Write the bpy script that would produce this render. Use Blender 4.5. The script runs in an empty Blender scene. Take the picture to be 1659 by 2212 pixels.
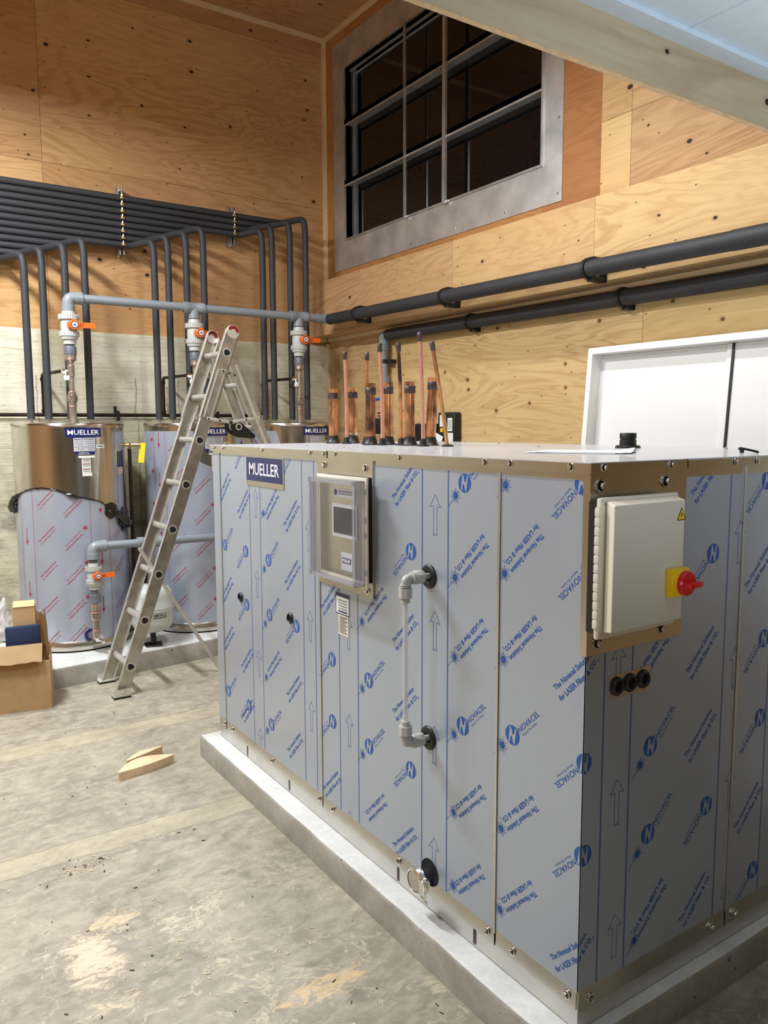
import bpy, bmesh, math, random
from mathutils import Vector, Matrix
random.seed(7)
C = bpy.context.scene.collection
V = Vector
PI = math.pi

# ------------------------------------------------------------------ camera, world, light, exposure
cam_d = bpy.data.cameras.new('camera')
cam = bpy.data.objects.new('camera', cam_d)
C.objects.link(cam)
cam_d.sensor_fit = 'VERTICAL'
cam_d.sensor_height = 24.0
cam_d.lens = 1699.0 / 2212.0 * 24.0
cam_d.clip_start = 0.02
cam.matrix_world = Matrix(((0.829665, 0.063849, -0.554598, 0.0),
                           (-0.55825, 0.088781, -0.824909, 0.0),
                           (-0.003432, 0.994003, 0.109302, 1.6),
                           (0, 0, 0, 1)))
bpy.context.scene.camera = cam

world = bpy.data.worlds.new('world')
bpy.context.scene.world = world
world.use_nodes = True
world.node_tree.nodes['Background'].inputs[0].default_value = (0.9, 0.95, 1.0, 1)
world.node_tree.nodes['Background'].inputs[1].default_value = 0.004


def area_light(name, loc, size, size_y, power, col, aim=None):
    d = bpy.data.lights.new(name, 'AREA')
    d.shape = 'RECTANGLE'
    d.size = size
    d.size_y = size_y
    d.energy = power
    d.color = col
    o = bpy.data.objects.new(name, d)
    C.objects.link(o)
    o.location = loc
    if aim is not None:
        o.rotation_euler = (V(aim) - V(loc)).to_track_quat('-Z', 'Y').to_euler()
    return o


COOL = (0.93, 0.97, 1.0)
area_light('ceiling_lamp_far', (0.05, 4.25, 3.90), 0.16, 1.1, 150, COOL)
area_light('ceiling_lamp_mid', (1.9, 2.75, 3.88), 0.16, 1.1, 40, COOL)
area_light('ceiling_lamp_left', (-1.35, 2.5, 3.7), 0.16, 1.1, 70, COOL)
area_light('low_ceiling_fill', (-1.9, -0.9, 2.36), 0.25, 1.2, 7.5, (1.0, 0.92, 0.82))  # unseen dim fill added under the low ceiling for the cabinet's short side
up_fill = area_light('ceiling_fill', (0.3, -0.9, 1.3), 0.3, 0.3, 8.0, (0.80, 0.90, 1.0), aim=(1.7, 0.55, 2.45))  # added upward fill, no real fixture; brightens the low ceiling panels and header
up_fill.data.spread = math.radians(75)

vs = bpy.context.scene.view_settings
vs.view_transform = 'Standard'
vs.look = 'None'
vs.gamma = 1.0
vs.use_curve_mapping = False
vs.exposure = 0.34


# ------------------------------------------------------------------ materials
def lin(r, g, b):
    f = lambda c: (c / 255 / 12.92) if c / 255 <= 0.04045 else ((c / 255 + 0.055) / 1.055) ** 2.4
    return (f(r), f(g), f(b), 1.0)


class NT:
    """tiny node helper"""
    def __init__(s, name):
        s.m = bpy.data.materials.new(name)
        s.m.use_nodes = True
        s.t = s.m.node_tree
        s.b = s.t.nodes['Principled BSDF']

    def n(s, typ, **kw):
        o = s.t.nodes.new(typ)
        for k, v in kw.items():
            setattr(o, k, v)
        return o

    def l(s, a, b):
        s.t.links.new(a, b)

    def val(s, sock, v):
        if hasattr(v, 'is_output') or hasattr(v, 'links'):
            s.l(v, sock)
        else:
            sock.default_value = v

    def math(s, op, a, b=0.0, c=None, clamp=False):
        o = s.n('ShaderNodeMath', operation=op, use_clamp=clamp)
        s.val(o.inputs[0], a)
        s.val(o.inputs[1], b)
        if c is not None:
            s.val(o.inputs[2], c)
        return o.outputs[0]

    def mapping(s, vec, scale=(1, 1, 1), loc=(0, 0, 0)):
        o = s.n('ShaderNodeMapping')
        s.l(vec, o.inputs[0])
        s.val(o.inputs['Location'], loc)
        o.inputs['Scale'].default_value = scale
        return o.outputs[0]

    def noise(s, vec, scale, detail=4, rough=0.55, dist=0.0):
        o = s.n('ShaderNodeTexNoise')
        s.l(vec, o.inputs['Vector'])
        o.inputs['Scale'].default_value = scale
        o.inputs['Detail'].default_value = detail
        o.inputs['Roughness'].default_value = rough
        o.inputs['Distortion'].default_value = dist
        return o.outputs['Fac']

    def ramp(s, fac, stops, interp='LINEAR'):
        o = s.n('ShaderNodeValToRGB')
        s.l(fac, o.inputs[0])
        cr = o.color_ramp
        cr.interpolation = interp
        while len(cr.elements) < len(stops):
            cr.elements.new(0.5)
        for e, (p, c) in zip(cr.elements, stops):
            e.position = p
            e.color = c if len(c) == 4 else (*c, 1)
        return o.outputs[0]

    def mix(s, fac, a, b, mode='MIX'):
        o = s.n('ShaderNodeMix', data_type='RGBA', blend_type=mode)
        s.val(o.inputs[0], fac)
        s.val(o.inputs[6], a)
        s.val(o.inputs[7], b)
        return o.outputs[2]

    def obj(s):
        return s.n('ShaderNodeTexCoord').outputs['Object']

    def uv(s):
        return s.n('ShaderNodeTexCoord').outputs['UV']

    def bump(s, h, strength=0.3, dist=0.01):
        o = s.n('ShaderNodeBump')
        s.l(h, o.inputs['Height'])
        o.inputs['Strength'].default_value = strength
        o.inputs['Distance'].default_value = dist
        s.l(o.outputs[0], s.b.inputs['Normal'])


def plain(name, col, rough=0.5, metal=0.0, noise=0.0, nscale=30.0, bump=0.0, coat=0.0, spec=None):
    k = NT(name)
    k.b.inputs['Roughness'].default_value = rough
    k.b.inputs['Metallic'].default_value = metal
    k.b.inputs['Coat Weight'].default_value = coat
    if spec is not None:
        k.b.inputs['Specular IOR Level'].default_value = spec
    n = k.noise(k.obj(), nscale)
    d = tuple(max(0, c * (1 - noise)) for c in col[:3]) + (1,)
    e = tuple(min(1, c * (1 + noise)) for c in col[:3]) + (1,)
    k.l(k.ramp(n, [(0.3, d), (0.7, e)]), k.b.inputs['Base Color'])
    if bump:
        k.bump(n, bump, 0.002)
    return k.m


def plywood(name, light, mid, dark, knots=1.0, rings=9.0, screws=True, contrast=1.0, knot=(48, 32, 26), ks=(2.9, 4.0)):
    """rotary-cut softwood veneer; uv in metres, u along the grain; every sheet is an island"""
    k = NT(name)
    uv = k.uv()
    rnd = k.n('ShaderNodeNewGeometry').outputs['Random Per Island']
    comb = k.n('ShaderNodeCombineXYZ')
    k.l(k.math('MULTIPLY', rnd, 17.0), comb.inputs[0])
    k.l(k.math('MULTIPLY', rnd, 9.0), comb.inputs[1])
    k.l(k.math('MULTIPLY', rnd, 31.0), comb.inputs[2])
    add = k.n('ShaderNodeVectorMath', operation='ADD')
    k.l(uv, add.inputs[0])
    k.l(comb.outputs[0], add.inputs[1])
    p = add.outputs[0]
    field = k.noise(k.mapping(p, (0.75, 3.6, 1)), 1.0, 4, 0.5, 0.9)
    fr = k.math('SINE', k.math('MULTIPLY', field, rings * 2 * PI))
    bands = k.math('POWER', k.math('MULTIPLY_ADD', fr, 0.5, 0.5), 2.2)
    fine = k.noise(k.mapping(p, (4.0, 70.0, 1)), 1.0, 5, 0.65, 0.4)
    tone = k.noise(k.mapping(p, (0.5, 1.4, 1)), 1.0, 2, 0.5)
    base = k.mix(k.math('MULTIPLY_ADD', tone, 1.6, -0.35, clamp=True), light, mid)
    g = k.math('MULTIPLY', bands, k.math('MULTIPLY_ADD', k.noise(k.mapping(p, (0.9, 1.5, 1)), 1.0, 2), 1.5, -0.3, clamp=True))
    base = k.mix(k.math('MULTIPLY', g, 0.62 * contrast), base, dark)
    base = k.mix(k.math('MULTIPLY', k.math('MULTIPLY_ADD', fine, 2.4, -0.9, clamp=True), 0.32), base, dark)
    # sheet to sheet difference
    hsv = k.n('ShaderNodeHueSaturation')
    k.l(base, hsv.inputs['Color'])
    k.l(k.math('MULTIPLY_ADD', rnd, 0.26, 0.86), hsv.inputs['Value'])
    k.l(k.math('MULTIPLY_ADD', rnd, 0.016, 0.492), hsv.inputs['Hue'])
    base = hsv.outputs[0]
    # knots
    vo = k.n('ShaderNodeTexVoronoi', voronoi_dimensions='2D')
    k.l(k.mapping(p, (ks[0], ks[1], 1)), vo.inputs['Vector'])
    vo.inputs['Scale'].default_value = 1.0
    sep = k.n('ShaderNodeSeparateColor')
    k.l(vo.outputs['Color'], sep.inputs[0])
    size = k.math('MULTIPLY', k.math('POWER', sep.outputs[0], 1.7), 0.050 * knots)
    kn = k.math('LESS_THAN', vo.outputs['Distance'], size)
    halo = k.math('SUBTRACT', 1.0, k.math('DIVIDE', vo.outputs['Distance'], k.math('MULTIPLY_ADD', size, 2.6, 0.001)), clamp=True)
    base = k.mix(k.math('MULTIPLY', halo, 0.6), base, dark)
    base = k.mix(kn, base, lin(*knot))
    if screws:
        vs2 = k.n('ShaderNodeTexVoronoi', voronoi_dimensions='2D')
        k.l(k.mapping(p, (2.6, 5.2, 1)), vs2.inputs['Vector'])
        vs2.inputs['Randomness'].default_value = 0.72
        vs2.inputs['Scale'].default_value = 1.0
        s2 = k.math('LESS_THAN', vs2.outputs['Distance'], 0.020)
        base = k.mix(k.math('MULTIPLY', s2, 0.75), base, lin(60, 42, 30))
    k.l(base, k.b.inputs['Base Color'])
    k.b.inputs['Roughness'].default_value = 0.62
    k.b.inputs['Specular IOR Level'].default_value = 0.3
    k.bump(fine, 0.12, 0.002)
    return k.m


def concrete(name, a, b, c, scale=3.0, pits=0.5, rough=0.85, sp=None):
    k = NT(name)
    o = k.obj()
    n1 = k.noise(o, scale, 6, 0.62, 0.6)
    n2 = k.noise(o, scale * 9, 5, 0.7)
    col = k.ramp(n1, [(0.32, a), (0.5, b), (0.68, c)])
    col = k.mix(k.math('MULTIPLY_ADD', n2, 1.2, -0.35, clamp=True), col, tuple(x * 0.72 for x in b[:3]) + (1,), 'MIX')
    vo = k.n('ShaderNodeTexVoronoi')
    k.l(o, vo.inputs['Vector'])
    vo.inputs['Scale'].default_value = 26.0
    sep = k.n('ShaderNodeSeparateColor')
    k.l(vo.outputs['Color'], sep.inputs[0])
    pit = k.math('LESS_THAN', vo.outputs['Distance'], k.math('MULTIPLY', k.math('POWER', sep.outputs[0], 3.0), 0.26))
    col = k.mix(k.math('MULTIPLY', pit, pits), col, lin(70, 64, 56))
    k.l(col, k.b.inputs['Base Color'])
    k.b.inputs['Roughness'].default_value = rough
    k.bump(n2, 0.35, 0.004)
    return k


M = {}
M['ply_back'] = plywood('plywood_back', lin(212, 172, 122), lin(196, 150, 98), lin(150, 102, 58), rings=13.0)
M['ply_right'] = plywood('plywood_pale', lin(214, 180, 132), lin(200, 162, 110), lin(160, 114, 70), rings=12.0)
M['ply_lower'] = plywood('plywood_lower', lin(214, 184, 134), lin(200, 168, 116), lin(160, 120, 72), rings=12.0, knots=1.2, knot=(112, 74, 42), contrast=1.2, ks=(3.6, 4.4))
M['ply_brown'] = plywood('plywood_amber', lin(188, 136, 84), lin(170, 118, 66), lin(128, 82, 42), knots=0.0, rings=14.0, screws=False)
M['ply_soffit'] = plywood('plywood_soffit', lin(206, 190, 160), lin(190, 172, 140), lin(150, 122, 92), knots=0.8, rings=5.0, screws=False)
M['ply_edge'] = plain('plywood_edge', lin(214, 182, 138), 0.7, noise=0.18, nscale=60)
M['trim'] = plain('pale_trim_wood', lin(226, 200, 160), 0.6, noise=0.08, nscale=9)
M['pine'] = plain('offcut_pine', lin(226, 196, 160), 0.65, noise=0.12, nscale=22)
M['galv'] = plain('galvanised_sheet', (0.56, 0.57, 0.58, 1), 0.34, 0.75, noise=0.25, nscale=5)
M['galv_dull'] = plain('galvanised_dull', (0.58, 0.58, 0.57, 1), 0.42, 0.65, noise=0.2, nscale=6)
M['steel'] = plain('stainless_brushed', (0.60, 0.565, 0.50, 1), 0.24, 1.0, noise=0.06, nscale=9)
M['steel_tank'] = plain('stainless_tank', (0.58, 0.55, 0.50, 1), 0.20, 1.0, noise=0.05, nscale=5)
M['steel_skirt'] = plain('stainless_skirt', (0.66, 0.645, 0.61, 1), 0.34, 1.0, noise=0.07, nscale=6)
M['bolt'] = plain('bright_zinc', (0.78, 0.77, 0.74, 1), 0.18, 1.0)
M['chrome'] = plain('polished_steel', (0.85, 0.84, 0.82, 1), 0.06, 1.0)
M['black'] = plain('black_rubber', lin(26, 26, 28), 0.45, noise=0.1, nscale=20)
M['black_gloss'] = plain('shiny_black_film', lin(34, 34, 38), 0.12, 0.55, noise=0.4, nscale=30, coat=0.6)
M['dark'] = plain('dark_void', lin(8, 8, 8), 0.9)
M['foam'] = plain('pipe_insulation', lin(50, 51, 55), 0.62, noise=0.10, nscale=7, bump=0.08)
M['foam_dark'] = plain('pipe_insulation_main', lin(44, 45, 48), 0.60, noise=0.16, nscale=9, bump=0.1)
M['pvc'] = plain('grey_pvc', lin(134, 141, 148), 0.32, noise=0.03, nscale=6)
M['pvc_dark'] = plain('dark_grey_pvc', lin(98, 102, 112), 0.35)
M['union'] = plain('pale_grey_plastic', lin(190, 192, 188), 0.4, noise=0.04, nscale=30)
M['orange'] = plain('orange_plastic', lin(240, 108, 28), 0.35)
M['white'] = plain('white_gloss', lin(238, 238, 236), 0.35)
M['white_frame'] = plain('white_vinyl', lin(240, 240, 236), 0.4)
M['print_blue'] = plain('blue_print', lin(28, 88, 170), 0.45)
M['print_navy'] = plain('navy_print', lin(50, 62, 122), 0.45)
M['print_red'] = plain('red_print', lin(168, 36, 52), 0.45)
M['navy'] = plain('navy_plate', lin(30, 38, 96), 0.3)
M['label_white'] = plain('label_white', lin(232, 232, 230), 0.45)
M['label_cream'] = plain('label_cream', lin(224, 216, 192), 0.5)
M['label_grey'] = plain('label_grey', lin(186, 188, 196), 0.4)
M['text_grey'] = plain('label_text', lin(90, 92, 104), 0.5)
M['white_text'] = plain('white_lettering', lin(250, 250, 250), 0.4)
M['card'] = plain('cardboard', lin(190, 156, 112), 0.75, noise=0.06, nscale=14)
M['card_in'] = plain('cardboard_inner', lin(206, 176, 132), 0.75, noise=0.06, nscale=14)
M['card_dk'] = plain('cardboard_shadow_side', lin(176, 140, 98), 0.75, noise=0.06, nscale=14)
M['navy_box'] = plain('navy_box', lin(26, 44, 78), 0.6, noise=0.08)
M['expansion'] = plain('pale_grey_enamel', lin(196, 204, 200), 0.3)
M['rust'] = plain('rusty_black_steel', lin(52, 38, 34), 0.45, 0.6, noise=0.4, nscale=14)
M['alu'] = plain('aluminium_worn', (0.50, 0.475, 0.43, 1), 0.38, 1.0, noise=0.22, nscale=16)
M['alu_rung'] = plain('aluminium_rung', (0.72, 0.70, 0.66, 1), 0.42, 0.75, noise=0.12, nscale=18)
M['red'] = plain('red_plastic', lin(214, 24, 36), 0.3)
M['darkred'] = plain('dark_red_plastic', lin(128, 22, 32), 0.4)
M['yellow'] = plain('yellow_plastic', lin(242, 198, 28), 0.35)
M['enc_white'] = plain('enclosure_plastic', lin(222, 214, 198), 0.38)
M['blue_valve'] = plain('blue_plastic', lin(34, 84, 190), 0.4)
M['brass'] = plain('brass', (0.72, 0.55, 0.24, 1), 0.25, 1.0, noise=0.15, nscale=40)
M['screen'] = plain('dark_screen', lin(40, 36, 36), 0.12)
M['paper'] = plain('paper', lin(240, 240, 244), 0.6)
M['panel_blue'] = plain('pale_blue_panel', lin(206, 220, 232), 0.3, noise=0.03)
M['pump_red'] = plain('pump_red', lin(140, 26, 30), 0.4)
M['lid'] = plain('film_covered_lid', lin(196, 198, 202), 0.33, noise=0.05, nscale=5, coat=0.3)

# film on steel
k = NT('film_on_steel')
o = k.obj()
st = k.noise(k.mapping(o, (3, 3, 1.2)), 1.0, 3, 0.5)
k.l(k.ramp(st, [(0.3, lin(172, 182, 198)), (0.7, lin(180, 189, 204))]), k.b.inputs['Base Color'])
k.b.inputs['Metallic'].default_value = 0.45
k.b.inputs['Roughness'].default_value = 0.36
k.b.inputs['Coat Weight'].default_value = 0.35
k.b.inputs['Coat Roughness'].default_value = 0.18
k.bump(k.noise(o, 3.0, 2), 0.06, 0.02)
M['film'] = k.m
k = NT('film_on_tank')
o = k.obj()
k.l(k.ramp(k.noise(o, 4.0, 2), [(0.3, lin(166, 174, 192)), (0.7, lin(178, 186, 203))]), k.b.inputs['Base Color'])
k.b.inputs['Metallic'].default_value = 0.35
k.b.inputs['Roughness'].default_value = 0.3
k.b.inputs['Coat Weight'].default_value = 0.4
k.b.inputs['Coat Roughness'].default_value = 0.15
M['film_tank'] = k.m

# copper with heat marks
k = NT('heated_copper')
o = k.obj()
n = k.noise(k.mapping(o, (14, 14, 8)), 1.0, 3, 0.5, 0.3)
sepz = k.n('ShaderNodeSeparateXYZ')
k.l(o, sepz.inputs[0])
k.l(k.ramp(n, [(0.34, (0.10, 0.055, 0.045, 1)), (0.46, (0.42, 0.20, 0.10, 1)), (0.60, (0.86, 0.42, 0.19, 1)), (0.72, (0.55, 0.36, 0.14, 1))]), k.b.inputs['Base Color'])
k.b.inputs['Metallic'].default_value = 0.85
k.b.inputs['Roughness'].default_value = 0.32
M['copper'] = k.m
M['copper_pink'] = plain('clean_copper', (0.80, 0.42, 0.32, 1), 0.35, 0.8, noise=0.12, nscale=20)
M['copper_burnt'] = plain('burnt_copper', (0.085, 0.062, 0.06, 1), 0.4, 0.6, noise=0.5, nscale=30)
k = NT('tinned_copper')
o = k.obj()
k.l(k.ramp(k.noise(k.mapping(o, (20, 20, 8)), 1.0, 3), [(0.35, (0.36, 0.31, 0.28, 1)), (0.65, (0.60, 0.54, 0.49, 1))]), k.b.inputs['Base Color'])
k.b.inputs['Metallic'].default_value = 0.9
k.b.inputs['Roughness'].default_value = 0.35
M['tinned'] = k.m


def glassy(name, col, rough=0.02, alpha=0.25):
    k = NT(name)
    k.b.inputs['Base Color'].default_value = col
    k.b.inputs['Roughness'].default_value = rough
    k.b.inputs['Alpha'].default_value = alpha
    k.b.inputs['Specular IOR Level'].default_value = 0.8
    return k.m


M['clear'] = glassy('clear_polycarbonate', (0.5, 0.5, 0.54, 1), 0.03, 0.045)
M['clear_edge'] = glassy('clear_polycarbonate_edge', (0.42, 0.41, 0.48, 1), 0.06, 0.40)
M['tube'] = glassy('clear_tube', (0.8, 0.8, 0.83, 1), 0.03, 0.34)
M['bag'] = glassy('plastic_bag', (0.86, 0.86, 0.90, 1), 0.18, 0.45)
M['tag'] = glassy('yellow_tag', lin(232, 214, 40), 0.3, 0.85)
k = NT('window_glass')
k.b.inputs['Base Color'].default_value = (0.004, 0.004, 0.005, 1)
k.b.inputs['Roughness'].default_value = 0.01
k.b.inputs['IOR'].default_value = 1.55
M['glass'] = k.m

# floor
k = concrete('concrete_floor', lin(134, 127, 112), lin(156, 148, 131), lin(178, 170, 150), 2.2, 0.25, 0.66)
o = k.obj()
sep = k.n('ShaderNodeSeparateXYZ')
k.l(o, sep.inputs[0])
wob = k.math('MULTIPLY_ADD', k.noise(o, 2.2, 5, 0.7), 0.10, -0.05)
yy = k.math('ADD', sep.outputs[1], wob)
src = k.b.inputs['Base Color'].links[0].from_socket
# brushed smears along x
brush = k.noise(k.mapping(o, (2.5, 16, 1)), 1.0, 5, 0.65, 0.6)
col = k.mix(k.math('MULTIPLY_ADD', brush, 1.0, -0.35, clamp=True), src, lin(184, 176, 156))
mot = k.noise(o, 5.0, 6, 0.72, 0.8)
col = k.mix(k.math('MULTIPLY_ADD', mot, 3.2, -1.4, clamp=True), col, lin(122, 114, 100))
mot2 = k.noise(k.mapping(o, (14, 22, 1)), 1.0, 5, 0.7, 0.6)
col = k.mix(k.math('MULTIPLY_ADD', mot2, 3.0, -1.35, clamp=True), col, lin(184, 176, 157))
mask = None
for y0, y1 in ((4.03, 4.19), (2.93, 3.07)):
    a = k.math('MULTIPLY', k.math('GREATER_THAN', yy, y0), k.math('LESS_THAN', yy, y1))
    mask = a if mask is None else k.math('MAXIMUM', mask, a)
col = k.mix(k.math('MULTIPLY', mask, k.math('MULTIPLY_ADD', k.noise(o, 6, 4, 0.6), 0.9, -0.16, clamp=True)), col, lin(196, 184, 152))
edge = None
for y0 in (4.03, 4.19, 2.93, 3.07):
    a = k.math('LESS_THAN', k.math('ABSOLUTE', k.math('SUBTRACT', yy, y0)), 0.004)
    edge = a if edge is None else k.math('MAXIMUM', edge, a)
col = k.mix(k.math('MULTIPLY', edge, k.math('MULTIPLY', k.noise(o, 14, 3), 0.8)), col, lin(112, 102, 84))


def blob(cx, cy, r, sx=1.0, sy=1.0, thr=0.0):
    dx = k.math('MULTIPLY', k.math('SUBTRACT', sep.outputs[0], cx), 1 / (r * sx))
    dy = k.math('MULTIPLY', k.math('SUBTRACT', sep.outputs[1], cy), 1 / (r * sy))
    d = k.math('ADD', k.math('MULTIPLY', dx, dx), k.math('MULTIPLY', dy, dy))
    return k.math('SUBTRACT', 1.0, d, clamp=True)


big = k.noise(k.mapping(o, (1, 1, 1), (3.1, 1.2, 0)), 7.0, 6, 0.72, 1.6)
vein = k.math('ABSOLUTE', k.math('SUBTRACT', k.noise(o, 2.6, 6, 0.62, 1.5), 0.5))
patch_n = k.noise(k.mapping(o, (1, 2.0, 1), (3.1, 1.2, 0)), 16.0, 6, 0.78, 1.2)
nearf = k.math('MULTIPLY_ADD', sep.outputs[1], -2.0, 5.7, clamp=True)
v1 = k.math('MULTIPLY', k.math('LESS_THAN', vein, 0.010), k.math('GREATER_THAN', big, 0.5))
col = k.mix(k.math('MULTIPLY', k.math('MULTIPLY', v1, nearf), 0.5), col, lin(204, 192, 164))
for (cx, cy, r, sx, sy, lo, c) in ((0.50, 2.33, 0.14, 0.70, 1.3, 0.345, lin(236, 214, 184)), (0.60, 2.49, 0.09, 1.2, 0.7, 0.38, lin(232, 204, 164)),
                                   (0.80, 2.36, 0.17, 1.0, 1.0, 0.46, lin(214, 202, 178)), (0.50, 2.10, 0.14, 1.0, 0.7, 0.46, lin(226, 204, 168)),
                                   (1.04, 1.84, 0.14, 1.4, 0.5, 0.39, lin(222, 190, 140)), (0.40, 2.40, 0.22, 1.0, 0.8, 0.50, lin(206, 196, 174)),
                                   (0.85, 2.12, 0.17, 1.0, 1.0, 0.50, lin(212, 196, 164))):
    bm_ = blob(cx, cy, r, sx, sy)
    s_ = k.math('MULTIPLY', k.math('MULTIPLY', k.math('SUBTRACT', k.math('MULTIPLY_ADD', bm_, 0.20, k.math('MULTIPLY', patch_n, 0.95)), lo + 0.20), 12.0, clamp=True), k.math('GREATER_THAN', bm_, 0.02))
    col = k.mix(k.math('MULTIPLY', s_, 0.62), col, c)
dirt = k.math('GREATER_THAN', k.noise(o, 60, 2, 0.5), 0.74)
col = k.mix(k.math('MULTIPLY', dirt, 0.6), col, lin(96, 84, 66))
k.l(col, k.b.inputs['Base Color'])
M['floor'] = k.m

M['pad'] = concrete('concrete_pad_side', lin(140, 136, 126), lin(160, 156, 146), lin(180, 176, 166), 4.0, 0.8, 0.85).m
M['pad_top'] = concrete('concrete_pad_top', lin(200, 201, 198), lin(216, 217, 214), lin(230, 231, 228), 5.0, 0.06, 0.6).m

# board-formed wall
k = concrete('board_formed_concrete', lin(200, 192, 166), lin(222, 216, 194), lin(236, 232, 216), 2.0, 0.25, 0.85)
o = k.obj()
sep = k.n('ShaderNodeSeparateXYZ')
k.l(o, sep.inputs[0])
src = k.b.inputs['Base Color'].links[0].from_socket
ln = k.noise(k.mapping(o, (3.0, 3.0, 46)), 1.0, 4, 0.7, 0.5)
col = k.mix(k.math('MULTIPLY_ADD', ln, 2.6, -1.3, clamp=True), src, lin(150, 138, 106))
green = k.noise(k.mapping(o, (1.4, 1.4, 2.2), (4, 0, 2)), 1.0, 3)
col = k.mix(k.math('MULTIPLY_ADD', green, 3.0, -1.6, clamp=True), col, lin(206, 200, 146))
dn = k.noise(k.mapping(o, (1.6, 1, 3)), 1.0, 5, 0.7)
low = k.math('MULTIPLY_ADD', sep.outputs[2], -1.5, 2.5, clamp=True)
col = k.mix(k.math('MULTIPLY', k.math('MULTIPLY_ADD', dn, 3.8, -1.6, clamp=True), low), col, lin(84, 74, 58))
for rx in (1.10, 1.80, 2.13, 0.78, 2.62):
    dxx = k.math('ABSOLUTE', k.math('SUBTRACT', k.math('ADD', sep.outputs[0], k.math('MULTIPLY_ADD', k.noise(o, 9, 3), 0.05, -0.025)), rx))
    s_ = k.math('MULTIPLY', k.math('SUBTRACT', 1.0, k.math('MULTIPLY', dxx, 110), clamp=True), k.math('LESS_THAN', sep.outputs[2], 1.96))
    col = k.mix(k.math('MULTIPLY', s_, 0.6), col, lin(112, 66, 34))
k.l(col, k.b.inputs['Base Color'])
k.bump(ln, 0.5, 0.01)
M['wall_conc'] = k.m


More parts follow.
